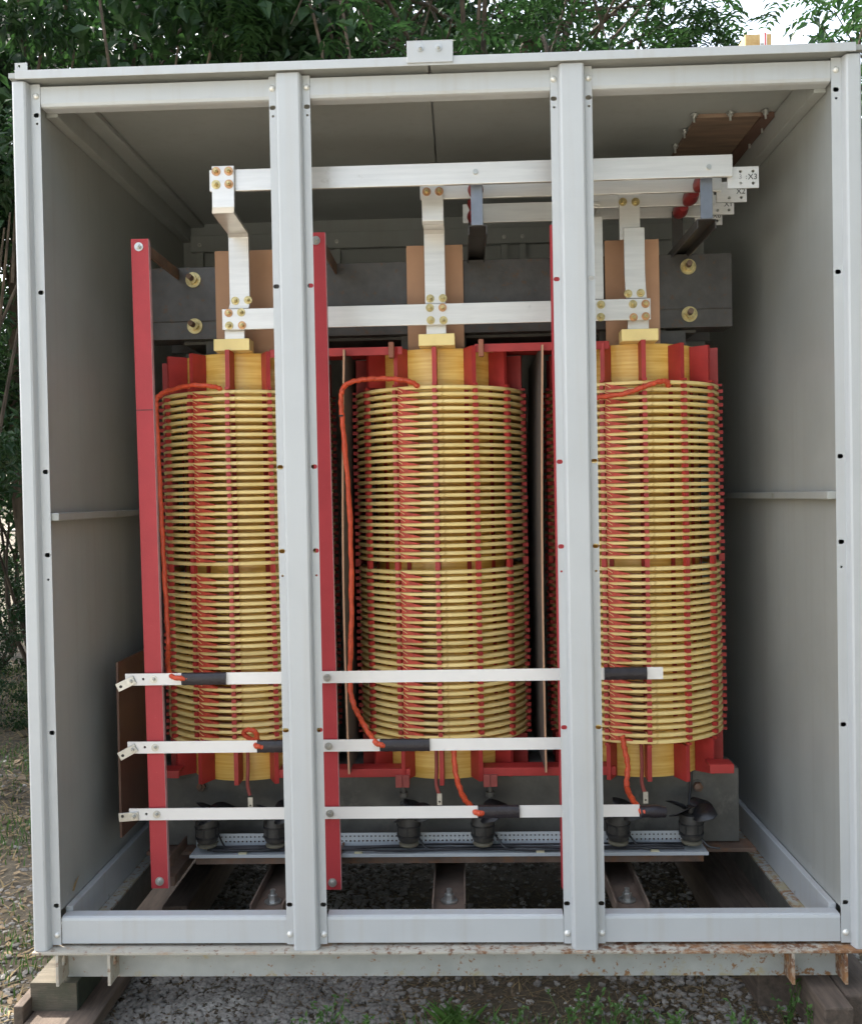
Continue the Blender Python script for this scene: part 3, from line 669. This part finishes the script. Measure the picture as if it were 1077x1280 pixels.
# bus supports: hanger, red stand-off insulators, channel arm
def support(x, lab):
    t = thing('bus_support', lab, 'bus support', (x, .35, 2.07), 'bus bar supports')
    obj('hanger', MB().box(x-.016, x+.016, .186, .192, 2.094, 2.21), mat('blue_grey_steel', (.21,.235,.28), .4, metal=.4, var=.15), t, bevel=.001)
    obj('hanger', MB().box(x-.020, x+.012, .505, .511, 2.094, 2.21), MILL, t)
    a = MB().strip([(x-.022, 2.070), (x-.022, 2.0925), (x+.024, 2.0925), (x+.024, 2.070)], 'y', .193, .86, .003)
    obj('channel_arm', a, MILL, t)
    for y in (.222, .345, .470):
        ins = MB(); ins.lathe([(.0001, -.040), (.014, -.040), (.019, -.022), (.022, 0), (.019, .022), (.014, .040), (.0001, .040)], 24, closed=False)
        ins.v = [(a_+x-.002, c_+y+.005, b_+2.203) for a_, b_, c_ in ins.v]
        obj('insulator', ins, mat('dull_red_insulator', (.26,.03,.03), .4, var=.15) if 'dull_red_insulator' not in bpy.data.materials else bpy.data.materials['dull_red_insulator'], t, smooth=True)
support(.116, 'steel bus support with red insulators hung near the cabinet centre')
support(.733, 'steel bus support with red insulators hung near the bar ends')

# plywood cover under the roof and its bolts
pc = thing('plywood_cover', 'flush stained plywood cover bolted under the cabinet roof at the right', 'wood panel', (.84, .5, 2.42))
obj('panel', MB().box(.748, .928, .335, .80, 2.4225, 2.4335), PLY, pc, bevel=.001)
obj('frame_side', MB().box(.9285, .966, .335, .80, 2.4185, 2.4335), PHEN, pc)
for x, y in ((.738, .325), (.838, .320), (.935, .315), (.738, .44), (.738, .56), (.738, .68), (.958, .42), (.958, .54)):
    b = MB().cyl((x, y, 2.406), (x, y, 2.4335), .0034, 10); b.cyl((x, y, 2.419), (x, y, 2.425), .0075, 6); b.cyl((x, y, 2.4255), (x, y, 2.428), .011, 16)
    obj('bolt', b, ZINC, pc)

# ------------------------------------------------------------------ red uprights with steel stand-offs
def upright(x0t, x1t, x0b, x1b, zt, zb, lab, strap_z):
    t = thing('red_upright', lab, 'insulating post', ((x0b+x1b)/2, .19, zb), 'red fibreglass uprights')
    y0, y1 = .186, .202
    m = MB().add([(x0t, y0, zt), (x1t, y0, zt), (x1b, y0, zb), (x0b, y0, zb), (x0t, y1, zt), (x1t, y1, zt), (x1b, y1, zb), (x0b, y1, zb)],
                 [(3, 2, 1, 0), (4, 5, 6, 7), (0, 1, 5, 4), (2, 3, 7, 6), (0, 4, 7, 3)])
    obj('post', m, RED, t)
    m = MB().add([(x1t, y0, zt), (x1b, y0, zb), (x1t, y1, zt), (x1b, y1, zb), (x1t+.0006, y0, zt), (x1b+.0006, y0, zb), (x1t+.0006, y1, zt), (x1b+.0006, y1, zb)],
                 [(0, 1, 3, 2), (4, 6, 7, 5), (0, 4, 5, 1), (2, 3, 7, 6), (0, 2, 6, 4), (1, 5, 7, 3)])
    obj('cut_edge', m, REDEDGE, t)
    xc = (x0t+x1t)/2
    bolt(t, xc-.002, y0, zt-.022, s=1.05); bolt(t, (x0b+x1b)/2, y0, zb+.020, s=1.05)
    for z in (zt-.028, zb+.03):
        top = z > 1
        obj('stand_off', MB().box(xc+.008, xc+.014, y1+.0005, .498 if top else .452, z-.012, z+.02), RUSTST, t, bevel=.001)
    return t
upright(-.834, -.786, -.819, -.772, 2.082, .286, 'left red fibreglass upright standing clear of the left coil', 0)
upright(-.345, -.299, -.338, -.291, 2.086, .280, 'red fibreglass upright close behind the left mullion', 0)
upright(.3125, .359, .3145, .361, 2.089, .280, 'red fibreglass upright almost hidden behind the right mullion', 0)
obj('seam_line', MB().box(-.8315, -.784, .1852, .1857, 1.6115, 1.6135), INK, bpy.data.objects['red_upright'])

# white horizontal strips with end brackets and tape
strips = [(-.875, .596, .870, .0325, 'topmost of the three white tap strips across the coils', -.045, [(-.717, -.595), (.438, .552)], False),
          (-.873, .372, .6815, .0325, 'middle one of the three white tap strips across the coils', -.020, [(-.512, -.40), (-.175, -.039)], False),
          (-.873, .527, .4960, .0325, 'lowest of the three white tap strips across the coils', -.004, [(.089, .202)], True)]
for i, (x0, x1, zc, h, lab, slope, tapes, rnd_end) in enumerate(strips):
    t = thing('tap_strip', lab, 'metal strip', ((x0+x1)/2, .17, zc-h/2), 'white tap strips')
    hl = .0036
    obj('strip', MB().plate(x0, x1, zc-h/2, zc+h/2, [(-.825, zc+.001, hl, hl, 12)], .176, .0035), ALUW, t)
    bx = -.796
    bolt(t, bx, .176, zc, s=.9); bolt(t, -.316, .176, zc-.001, s=.9)
    ang = (25, 28, 4)[i]
    c, s = math.cos(R(ang)), math.sin(R(ang))
    def rotp(u, w): return (-.858+u*c-w*s, zc-.004 - (u*s+w*c)*1)
    pts = [rotp(u, w) for u, w in ((-.043, -.012), (.012, -.012), (.012, .012), (-.043, .012))]
    m = MB().prism([(p[0], 2*(zc-.004)-p[1]) for p in pts], 'y', .171, .1752)
    pts2 = [(p[0], 2*(zc-.004)-p[1]) for p in pts]
    obj('end_bracket', m, ZINC, t, bevel=.0008)
    bolt(t, -.858, .171, zc-.004, s=.95)
    hx = sum(p[0] for p in (pts2[0], pts2[3]))/2+.011; hz = sum(p[1] for p in (pts2[0], pts2[3]))/2+.004
    obj('bracket_hole', MB().cyl((hx, .1702, hz), (hx, .1709, hz), .0042, 12), INK, t)
    for a, b in tapes:
        m = MB(); K = 16; prof = []
        def sec(rz, ry): return [(0+.1775+ry*math.cos(q), rz*math.sin(q)) for q in [2*math.pi*v/14 for v in range(14)]]
        m.v = []; pr = 0
        for k_ in range(K+1):
            xx = a+(b-a)*k_/K; w = .0178+.0006*math.sin(k_*2.1+a*9)
            for (yy, zz) in sec(w, .0112): m.v.append((xx, yy, zc+max(-w*.96, min(w*.96, zz*1.1))))
        m.f = [tuple(range(14))[::-1], tuple(range(K*14, K*14+14))]+[(i_*14+q, i_*14+(q+1) % 14, (i_+1)*14+(q+1) % 14, (i_+1)*14+q) for i_ in range(K) for q in range(14)]
        obj('tape_wrap', m, BLK, t, smooth=True)
    if rnd_end:
        obj('tape_wrap', MB().tube(smooth_path([(.529, .176, .492), (.55, .176, .494), (.575, .178, .493), (.597, .180, .490)], 5), [.0155]*6+[.017]*6+[.015]*4, 12, .05), BLK, t, smooth=True)

# brown phenolic side sheet
tag(obj('phenolic_sheet', MB().box(-.928, -.922, .25, .62, .405, .905), PHEN), 'dark brown phenolic sheet behind the left strip ends', 'insulation board')

# ------------------------------------------------------------------ sleeved leads
def lead(label, pts, r=.0072, group='orange sleeved leads', extra=None):
    t = thing('sleeved_lead', label, 'cable', pts[-1], group)
    P = smooth_path(pts, 14); P = [p_+Vector((math.sin(i_*.9)*.0008, 0, math.sin(i_*.7+2)*.0008)) for i_, p_ in enumerate(P)]; rs = [r*(1+.09*math.sin(i*2.3+pts[0][0]*9)+.07*math.sin(i*.61)+.05*math.sin(i*5.1)) for i in range(len(P))]
    obj('sleeve', MB().tube(P, rs, 12), ORG, t, smooth=True)
    if extra: extra(t)
    return t
def band(p, r=.0085):
    def f(t): obj('tie_band', MB().cyl((p[0], p[1], p[2]-.0025), (p[0], p[1], p[2]+.0025), r, 14), BLKP, t, smooth=True)
    return f
lead('orange lead looping from the left coil top down to the top strip',
     [(-.640, .362, 1.688), (-.665, .350, 1.694), (-.723, .350, 1.698), (-.790, .372, 1.688), (-.825, .385, 1.677), (-.840, .39, 1.655), (-.839, .39, 1.56), (-.832, .385, 1.35), (-.826, .38, 1.186), (-.816, .37, 1.0), (-.810, .355, .935), (-.792, .29, .897), (-.765, .215, .884), (-.738, .171, .876), (-.70, .1735, .871)], .0068)
lead('orange lead from the middle coil top down its left side',
     [(-.061, .362, 1.682), (-.085, .350, 1.695), (-.135, .345, 1.703), (-.185, .345, 1.704), (-.229, .35, 1.702), (-.265, .355, 1.693), (-.283, .36, 1.672), (-.286, .36, 1.63), (-.281, .36, 1.553), (-.266, .35, 1.319), (-.265, .34, 1.04), (-.272, .325, .835), (-.262, .30, .775), (-.240, .26, .742), (-.205, .205, .703), (-.182, .170, .688), (-.160, .1735, .682)], .0072, extra=band((-.286, .36, 1.60)))
lead('orange lead hanging from the middle coil bottom to the lowest strip',
     [(.024, .372, .640), (.024, .36, .611), (.030, .335, .548), (.048, .28, .508), (.070, .215, .499), (.086, .170, .496), (.105, .1735, .495)], .0078)
lead('red lead crossing the right coil top from behind the mullion',
     [(.665, .372, 1.668), (.655, .358, 1.680), (.626, .350, 1.676), (.585, .346, 1.662), (.534, .350, 1.646), (.466, .36, 1.638), (.42, .37, 1.63)], .0074)
lead('orange lead from the right coil bottom to the end of the lowest strip',
     [(.516, .372, .650), (.520, .362, .618), (.526, .345, .572), (.518, .320, .528), (.517, .285, .512), (.524, .225, .500), (.533, .171, .496), (.545, .1735, .494)], .0078)
lead('short curled orange lead end above the middle strip',
     [(-.520, .30, .660), (-.545, .28, .672), (-.572, .275, .690), (-.562, .27, .704), (-.538, .26, .702), (-.524, .225, .692), (-.514, .170, .685), (-.495, .1735, .682)], .0068)
def drop(x, lab, zl=.455):
    t = thing('earth_tail', lab, 'cable', (x, .39, zl), 'short lead tails')
    obj('tail', MB().tube(smooth_path([(x-.003, .395, .62), (x-.002, .39, .56), (x-.004, .388, .51), (x+.003, .386, .480)], 5), .0055, 8), REDD, t, smooth=True)
    obj('lug', MB().plate(x-.002, x+.012, zl-.014, zl+.020, [(x+.005, zl-.004, .0032, .0032, 10)], .380, .002), ZINC, t)
drop(-.588, 'red tail with a metal lug below the left coil'); drop(-.026, 'red tail with a metal lug below the middle coil', .462); drop(.578, 'red tail with a metal lug below the right coil', .462)

# ------------------------------------------------------------------ fans on the perforated tray
tray = thing('fan_tray', 'pale perforated metal tray carrying the row of fans', 'tray', (0, .4, .29))
holes = [(-.74+.0125*i, z, .0036, .0036, 4) for i in range(119) for z in (.334, .348)]
obj('perforated_face', MB().plate(-.755, .752, .320, .358, holes, .405, .002), WHITET, tray)
obj('shelf', MB().box(-.755, .752, .337, .4045, .3165, .3190), WHITET, tray)
obj('front_lip', MB().box(-.755, .752, .3345, .3365, .312, .3215), WHITET, tray)
obj('under_frame', MB().box(-.74, .74, .345, .50, .290, .312), RUSTST, tray)
def make_fan(x, label):
    t = local_thing('cooling_fan', label, 'fan', (x, .372, .334), 'cooling fans under the coils')
    b = MB(); b.lathe([(.0001, .012), (.026, .012), (.031, .018), (.033, .03), (.034, .075), (.031, .086), (.0001, .090)], 28, closed=False)
    obj('motor', b, MOTOR, t, smooth=True)
    f = MB().lathe([(.030, .028), (.0355, .028), (.0355, .034), (.030, .034)], 28); f.lathe([(.030, .058), (.0360, .058), (.0360, .062), (.030, .062)], 28); obj('motor_band', f, BLKP, t, smooth=True)
    f = MB().lathe([(.0001, .001), (.028, .001), (.030, .006), (.022, .0115), (.0001, .0115)], 28, closed=False); obj('end_cap', f, mat('worn_end_cap', (.25,.23,.17), .5, metal=.4), t, smooth=True)
    for k in range(6):
        a = k*R(60); obj('vent_slot', MB().box(-.0025, .0025, -.0352, -.033, .036, .056), INK, t, rot=(0, 0, a))
    obj('hub', MB().cyl((0, 0, .091), (0, 0, .108), .014, 18), BLKP, t, smooth=True)
    for k in range(4):
        a = k*R(90)+.3; m = MB(); vs = []; K = 8
        for i in range(K+1):
            r = .012+.075*i/K; wd_ = .010+.024*math.sin(math.pi*min(1, i/K*.85+.15)); tw = .75-.35*i/K
            for s in (-1, 1): vs.append((r, s*wd_*math.cos(tw), .100+s*wd_*math.sin(tw)))
        m.add(vs, [(2*i, 2*i+1, 2*i+3, 2*i+2) for i in range(K)])
        bl = obj('blade', m, BLKP, t, smooth=True, rot=(0, 0, a)); sd_ = bl.modifiers.new('thick', 'SOLIDIFY'); sd_.thickness = .0018
    return t
fan = make_fan(-.712, 'cooling fan at the far left end of the perforated tray')
for x, lab, rz in ((-.508, 'cooling fan seen beside the left mullion', .5), (-.113, 'cooling fan left of the tray centre between two mullions', 1.0), (.105, 'cooling fan right of the tray centre, under the taped strip', .2), (.500, 'cooling fan just right of the right mullion', .8), (.712, 'cooling fan with fully visible black blades at the right tray end', .35)):
    f = copy_tree(fan); f.location.x = x; f.rotation_euler.z = rz; f['label'] = lab
wh = thing('wiring_harness', 'black wires tied along the front of the fan tray', 'wires', (0, .39, .32))
for j in range(4):
    pts = [(-.70+.14*i+random.uniform(-.02, .02),   .352+.009*j+random.uniform(-.006, .006), .323+.004*(j % 2)+random.uniform(0, .006)) for i in range(11)]
    obj('wire', MB().tube(smooth_path(pts, 6), .0032, 6), BLKP, wh, smooth=True)
for x in (-.68, -.09, .14, .53, .73):
    obj('wire', MB().tube(smooth_path([(x, .385, .36), (x+.012, .372, .345), (x+.03, .36, .328), (x+.06, .352, .325)], 5), .003, 6), BLKP, wh, smooth=True)
for x in (-.60, -.26, .27, .60):
    obj('tie_mount', MB().box(x-.012, x+.012, .3365, .348, .3192, .325), mat('tan_tie_mount', (.50,.46,.30), .6), wh, bevel=.001)
obj('wire', MB().tube(smooth_path([(.735, .49, .55), (.742, .485, .51), (.735, .482, .44), (.725, .46, .38), (.72, .43, .335)], 6), .004, 6), BLKP, wh, smooth=True)

# roof timber with a paper sticker
rt_ = thing('roof_timber', 'pine timber block on the cabinet roof with a white and red sticker', 'timber', (.87, .3, 2.455))
obj('timber', MB().box(.824, .893, .13, .75, 2.4535, 2.556), WOODN, rt_, bevel=.003)
obj('sticker', MB().box(.862, .880, .1288, .1296, 2.458, 2.5575).box(.862, .880, .1288, .16, 2.5565, 2.5572), WHITE, rt_)
obj('red_stripe', MB().box(.8745, .8775, .1280, .1286, 2.458, 2.5572), REDP, rt_)
for k in range(9): obj('grey_bar', MB().box(.8635, .8715, .1280, .1286, 2.478+.006*k, 2.4795+.006*k+.001*(k % 3)), INKF, rt_)

# ------------------------------------------------------------------ chain link fence
fn = thing('chain_link_fence', 'chain link fence between trees at the far left', 'fence', (-6, 9, -.1))
m = MB(); hgt = 1.15; z0 = -.12; p = .075
X0, X1 = -12, -2.4
i = X0
while i < X1:
    for s in (1, -1):
        xa = i; zz = z0; xx = i
        m.cyl((i, 9+.004*s, z0), (i+s*hgt, 9+.004*s, z0+hgt), .0022, 4)
    i += p*1.42
obj('wire_mesh', m, GALV, fn)['kind'] = 'stuff'
for k in range(5): obj('fence_post', MB().cyl((-12+2.4*k, 9.03, -.25), (-12+2.4*k, 9.03, 1.12), .025, 12), GALV, fn, smooth=True)
obj('top_rail', MB().cyl((-13.2, 9.03, 1.04), (-2.3, 9.03, 1.04), .018, 10), GALV, fn, smooth=True)

# ------------------------------------------------------------------ trees and shrubs
def leaf_quad(mb, p, d, nrm, L, Wd, fold=.25):
    d = d.normalized(); s = d.cross(nrm)
    if s.length < 1e-4: s = d.orthogonal()
    s.normalize(); u = s.cross(d)
    k = len(mb.v)
    mb.v += [tuple(p), tuple(p+d*L*.42+s*Wd*.5+u*fold*Wd), tuple(p+d*L-u*L*.12), tuple(p+d*L*.42-s*Wd*.5+u*fold*Wd), tuple(p+d*L*.45)]
    mb.f += [(k, k+1, k+4), (k+1, k+2, k+4), (k+2, k+3, k+4), (k+3, k, k+4)]
def rv(rnd): 
    while 1:
        v = Vector((rnd.uniform(-1, 1), rnd.uniform(-1, 1), rnd.uniform(-1, 1)))
        if .01 < v.length < 1: return v
def crown(seed, rx, rz, clumps, per, L, kind, cs=.38):
    rnd = random.Random(seed); mb = MB()
    for c in range(clumps):
        v = rv(rnd); v = v.normalized()*(v.length**.45); cpos = Vector((v.x*rx, v.y*rx, v.z*rz)); size = cs*(.6+.8*rnd.random())
        for k in range(per):
            o = rv(rnd); p = cpos+Vector((o.x*size, o.y*size, o.z*size*.6))
            if kind == 'pinnate':
                d = Vector((rnd.gauss(0, 1), rnd.gauss(0, 1), rnd.gauss(-.35, .4))).normalized(); sd_ = d.cross(Vector((0, 0, 1))).normalized(); n_ = 6
                for q in range(n_):
                    b = p+d*(L*.42*q)+Vector((0, 0, -.02*q*q*L))
                    for s in (-1, 1): leaf_quad(mb, b, (sd_*s+d*.55+Vector((0, 0, -.15+rnd.uniform(-.15, .15)))), Vector((0, 0, 1)), L*(1.0-.05*q), L*.30)
            else:
                d = Vector((rnd.gauss(0, 1), rnd.gauss(0, 1), rnd.gauss(-.5, .6))); nn = Vector((rnd.gauss(0, .6), rnd.gauss(-.2, .6), 1))
                leaf_quad(mb, p, d, nn, L*rnd.uniform(.7, 1.3), L*(.62 if kind == 'broad' else .42))
    return mb
def branches(seed, base, top, rx, rz, n_, r0, lean=0):
    rnd = random.Random(seed); mb = MB()
    h = top
    P = [Vector((rnd.uniform(-.08, .08)*i, rnd.uniform(-.08, .08)*i, base+(h-base)*i/6)) for i in range(7)]
    mb.tube(smooth_path(P, 4), [r0*(1-.6*i/24) for i in range(25)], 10, .08)
    for k in range(n_):
        s = P[rnd.randrange(2, 7)]; v = rv(rnd).normalized(); e = Vector((v.x*rx, v.y*rx, h+v.z*rz*.8)); mid = (s+e)/2+Vector((0, 0, .25))
        pts = smooth_path([s, mid, e], 5); mb.tube(pts, [r0*.2*(1-.85*i/(len(pts)-1)) for i in range(len(pts))], 6)
        for q in range(3):
            v2 = rv(rnd)*.6; pts2 = smooth_path([mid.lerp(e, .3*q+.2), mid.lerp(e, .3*q+.2)+v2*.5, mid.lerp(e, .3*q+.2)+v2], 3); mb.tube(pts2, [.012*(1-.8*i/(len(pts2)-1)) for i in range(len(pts2))], 4)
    return mb
crown_me = {}
for key, (seed, rx, rz, cl, per, L, kind, m_) in {
        'broad_near': (1, 1.7, 1.5, 62, 150, .112, 'broad', LEAFD), 'narrow_near': (2, 1.7, 1.5, 62, 150, .10, 'narrow', LEAFM),
        'pin_near': (3, 1.6, 1.3, 52, 15, .085, 'pinnate', LEAFM), 'far': (4, 2.3, 2.2, 70, 130, .15, 'narrow', LEAFD), 'thin_far': (5, 2.2, 1.9, 40, 80, .13, 'narrow', LEAFM),
        'bush': (6, .95, 1.0, 42, 110, .065, 'broad', LEAFM), 'bush_dark': (7, .95, 1.0, 42, 110, .07, 'narrow', LEAFD)}.items():
    crown_me[key] = mesh_of('crown', crown(seed, rx, rz, cl, per, L, kind, .42 if 'bush' not in key else .24), m_)
trunk_me = [mesh_of('trunk', branches(s_, -4.2, 0, 1.6, 1.3, 16, .11), BARK, True) for s_ in (1, 2)]
def tree(name, label, x, y, zc, key, sc=1, rot=0, group='woodland trees behind the cabinet', cat='tree'):
    t = local_thing(name, label, cat, (x, y, -.1), group)
    c = put('crown', crown_me[key], t, (0, 0, zc), (0, 0, rot)); c.scale = (sc,)*3
    tr = put('trunk', trunk_me[int(abs(x*7)) % 2], t, (0, 0, zc), (0, 0, rot*1.3)); tr.scale = (1, 1, zc/4.15)
    return t
T = [('broadleaf_tree', 'dark broad leaved tree over the cabinet at the far left top', -4.3, 3.7, 4.0, 'broad_near', 1.0, .3),
     ('broadleaf_tree', 'dark tree with large leaves above the left post', -2.3, 3.6, 4.3, 'broad_near', 1.0, 2.2),
     ('broadleaf_tree', 'dense narrow leaved tree above the left roof edge', -.9, 4.3, 4.6, 'narrow_near', 1.0, 4.2),
     ('feathery_tree', 'green feathery leaved tree above the roof just left of centre', .0, 3.4, 4.25, 'pin_near', 1.0, .9),
     ('feathery_tree', 'green feathery leaved tree above the roof right of centre', .45, 3.9, 4.25, 'pin_near', .82, 3.0),
     ('feathery_tree', 'green feathery leaved tree at the upper right corner', 3.95, 3.8, 4.1, 'pin_near', 1.12, 5.0),
     ('narrowleaf_tree', 'dense tree filling the background beyond the upper right corner', 5.3, 5.6, 4.9, 'narrow_near', 1.3, 1.0),
     ('narrowleaf_tree', 'open tree with sky showing through beyond the right roof half', -.1, 7.8, 6.4, 'thin_far', 1.0, .5),
     ('narrowleaf_tree', 'open tree behind the roof timber at the right', 6.0, 8.2, 5.3, 'thin_far', 1.0, 2.5),
     ('tall_tree', 'tall dark tree filling the gap above the roof left', -3.4, 7.6, 6.0, 'far', 1.0, 1.1),
     ('tall_tree', 'tall dark tree in the back row above the splice plate', -.7, 8.2, 6.6, 'far', 1.0, 2.6),
     ('tall_tree', 'tall dark tree closing the skyline above the centre of the roof', -.3, 9.8, 7.2, 'far', 1.15, .4),
     ('tall_tree', 'tall dark tree closing the skyline above the left mullion', -2.0, 10.4, 7.4, 'far', 1.2, 5.4),
     ('tall_tree', 'tall dark tree far behind at the left frame edge', -6.8, 7.2, 5.2, 'far', 1.0, 4.0),
     ('tall_tree', 'tall dark tree in the wood well right of the cabinet', 7.6, 6.2, 4.2, 'far', 1.0, 3.3),
     ('tall_tree', 'tall dark tree low behind the right side of the cabinet', 4.4, 6.8, 2.6, 'far', 1.0, 1.9)]
T += [('tall_tree', 'tall dark tree added out of frame to cut sky light at the front right', 4.6, -2.4, 3.6, 'far', 1.2, .9),  # three unseen trees, added to block sky light from the front right
     ('tall_tree', 'tall dark tree added out of frame to cut sky light further along the front right', 3.4, -6.3, 3.6, 'far', 1.3, 2.9),
     ('tall_tree', 'tall dark tree added out of frame to cut sky light behind the viewer on the right', 1.5, -10.5, 4.6, 'far', 1.3, 4.9),
     ('tall_tree', 'tall dark tree standing out of frame at the right of the cabinet', 6.4, 1.8, 4.2, 'far', 1.2, 5.9)]
for a in T: tree(*a)
B = [('shrub', 'leafy shrub beside the left post, nearest one to the cabinet', -2.15, 1.9, 2.35, 'bush_dark', .9, 0),
     ('shrub', 'large shrub hanging over the fence at the left', -3.35, 3.3, 2.6, 'bush', 1.25, 1),
     ('shrub', 'dark shrub high beside the upper left post', -3.0, 2.6, 3.55, 'bush_dark', 1.2, 2),
     ('shrub', 'bright low shrub by the foot of the leaning trunk', -5.5, 7.7, .35, 'bush', .5, 3),
     ('shrub', 'green shrub in front of the fence at the left', -4.6, 5.0, 2.3, 'bush', 1.3, 4),
     ('shrub', 'low shrub on the shaded ground left of the cabinet', -3.6, 3.9, .25, 'bush', .42, 5),
     ('shrub', 'shrub behind the right post', 2.6, 2.9, 2.6, 'bush', 1.1, 6),
     ('shrub', 'dark shrub low behind the right side', 3.1, 3.4, 1.0, 'bush_dark', 1.2, 2)]
B += [('shrub', 'dark shrub hanging low behind the chain link fence', -5.6, 8.2, 1.75, 'bush_dark', 1.35, 7),
      ('shrub', 'dense green shrub between the fence and the left post at mid height', -4.15, 6.2, 1.9, 'bush_dark', 1.25, 8),
      ('shrub', 'dense dark shrub filling the gap beside the left post at mid height', -3.2, 4.7, 1.35, 'bush_dark', .95, 12),
      ('shrub', 'dark undergrowth beyond the left side of the cabinet', -3.9, 5.4, .45, 'bush_dark', .55, 9),
      ('shrub', 'dark undergrowth along the fence foot', -4.9, 8.0, .35, 'bush_dark', .5, 10),
      ('shrub', 'dark low undergrowth beside the leaning trunk', -2.95, 3.3, .3, 'bush_dark', .4, 11)]
for nm, lab, x, y, zc, key, sc, rot in B:
    t = local_thing(nm, lab, 'shrub', (x, y, -.05), 'shrubs around the cabinet')
    c = put('crown', crown_me[key], t, (0, 0, zc), (0, 0, rot)); c.scale = (sc,)*3
    rn = random.Random(rot+1); s_ = MB()
    for k in range(5): s_.tube(smooth_path([(0, 0, 0), (rn.uniform(-.2, .2), rn.uniform(-.2, .2), zc*.5), (rn.uniform(-.5, .5)*sc, rn.uniform(-.5, .5)*sc, zc+.3*sc)], 5), [.02, .018, .017, .016, .015, .013, .012, .010, .008, .006, .004], 6)
    obj('stems', s_, BARK, t, smooth=True)
tk = thing('leaning_trunk', 'leaning bare tree trunk between the fence and the left post', 'tree trunk', (-2.75, 3.6, 0))
obj('trunk', MB().tube(smooth_path([(-2.62, 3.6, -.1), (-2.66, 3.6, .5), (-2.72, 3.62, .9), (-2.80, 3.65, 1.3), (-2.84, 3.7, 2.2), (-2.8, 3.7, 3.4)], 6), [.10, .095, .09, .085, .08, .08, .075, .075, .07, .07, .07, .068, .066, .065, .064, .062, .06, .06, .06, .058, .056, .055, .054, .053, .052, .05, .05, .048, .046, .045, .044], 10, .1), BARK, tk, smooth=True)
# hanging vines, top left
rn = random.Random(5)
for i, (x, lab) in enumerate(((-2.35, 'bare vine dangling at the far left of the roof line'), (-1.75, 'forked bare vine hanging above the left roof edge'), (-1.35, 'thin vine hanging above the left header'), (-.85, 'thin vine beside the large heart shaped leaves'), (-.35, 'pale twiggy vine above the left mullion'))):
    t = thing('hanging_vine', lab, 'vine', (x, 2.6, 2.4), 'vines hanging over the roof')
    P = smooth_path([(x+rn.uniform(-.1, .1), 2.6, 2.55), (x+rn.uniform(-.15, .15), 2.6, 3.1), (x+rn.uniform(-.25, .25), 2.65, 3.6), (x+rn.uniform(-.4, .4), 2.7, 4.6)], 6)
    obj('stem', MB().tube(P, .009, 6), TWIG, t, smooth=True)
    q = P[6]; obj('side_stem', MB().tube(smooth_path([q, q+Vector((.2, .02, .15)), q+Vector((.3, .05, .7))], 5), .006, 5), TWIG, t, smooth=True)
    mb = MB()
    for k in range(26):
        p_ = P[rn.randrange(4, len(P))]+rv(rn)*.22; leaf_quad(mb, p_, Vector((rn.gauss(0, .5), -.4, -1)), Vector((rn.gauss(0, .4), -1, .5)), rn.uniform(.06, .11), rn.uniform(.05, .09), .12)
    obj('leaves', mb, LEAFM, t)
# weeds in front of the cabinet
WP = [(-.31, .02, .10), (-.22, -.05, .12), (.00, -.02, .09), (.30, -.04, .13), (.36, .00, .12), (.41, -.05, .14), (.47, -.02, .11), (.56, -.05, .10), (.74, -.04, .08), (.86, .01, .13), (.905, -.03, .10), (-.36, -.04, .08), (.16, -.05, .09)]
side = ['left of centre below the left mullion', 'left of the grass tuft at centre', 'at the centre in front of the base', 'right of centre, leftmost of the tall weeds', 'right of centre, second of the tall weeds', 'right of centre, tallest of the weeds', 'right of centre, fourth of the tall weeds', 'below the right base web', 'near the right lifting lug', 'climbing beside the right timber', 'at the front foot of the right timber', 'at the gravel edge, leftmost weed', 'small one beside the white pebble']
for (x, y, h), sd_ in zip(WP, side):
    rn = random.Random(int(x*1000)); z = gz(x, y)-.005
    t = thing('weed', 'small green weed '+sd_, 'plant', (x, y, z), 'weeds at the cabinet foot')
    sm = MB(); lm = MB()
    for k in range(5):
        e = Vector((x+rn.uniform(-.05, .05), y+rn.uniform(-.03, .03), z+h*rn.uniform(.6, 1))); P = smooth_path([(x, y, z), ((x+e.x)/2+rn.uniform(-.01, .01), (y+e.y)/2, z+h*.45), e], 4)
        sm.tube(P, .0011, 4)
        for q in range(8):
            leaf_quad(lm, P[1+rn.randrange(len(P)-1)], rv(rn)+Vector((0, -.2, .1)), Vector((0, -.3, 1)), rn.uniform(.010, .020), rn.uniform(.007, .012))
    obj('stem', sm, GRASS, t); obj('leaves', lm, LEAFL, t)
tf = MB(); rn = random.Random(3)
for k in range(90):
    x = .02+rn.gauss(0, .035); y = .0+rn.gauss(0, .02); h = rn.uniform(.04, .085); a = rn.gauss(0, .5); z = gz(x, y)
    tf.add([(x-.0012, y, z), (x+.0012, y, z), (x+a*h*.4+.001, y-.01, z+h*.6), (x+a*h*.9, y-.02, z+h)], [(0, 1, 2), (0, 2, 3)])
tag(obj('grass_tuft', tf, GRASS), 'bright green grass tuft touching the middle of the base', 'plant')
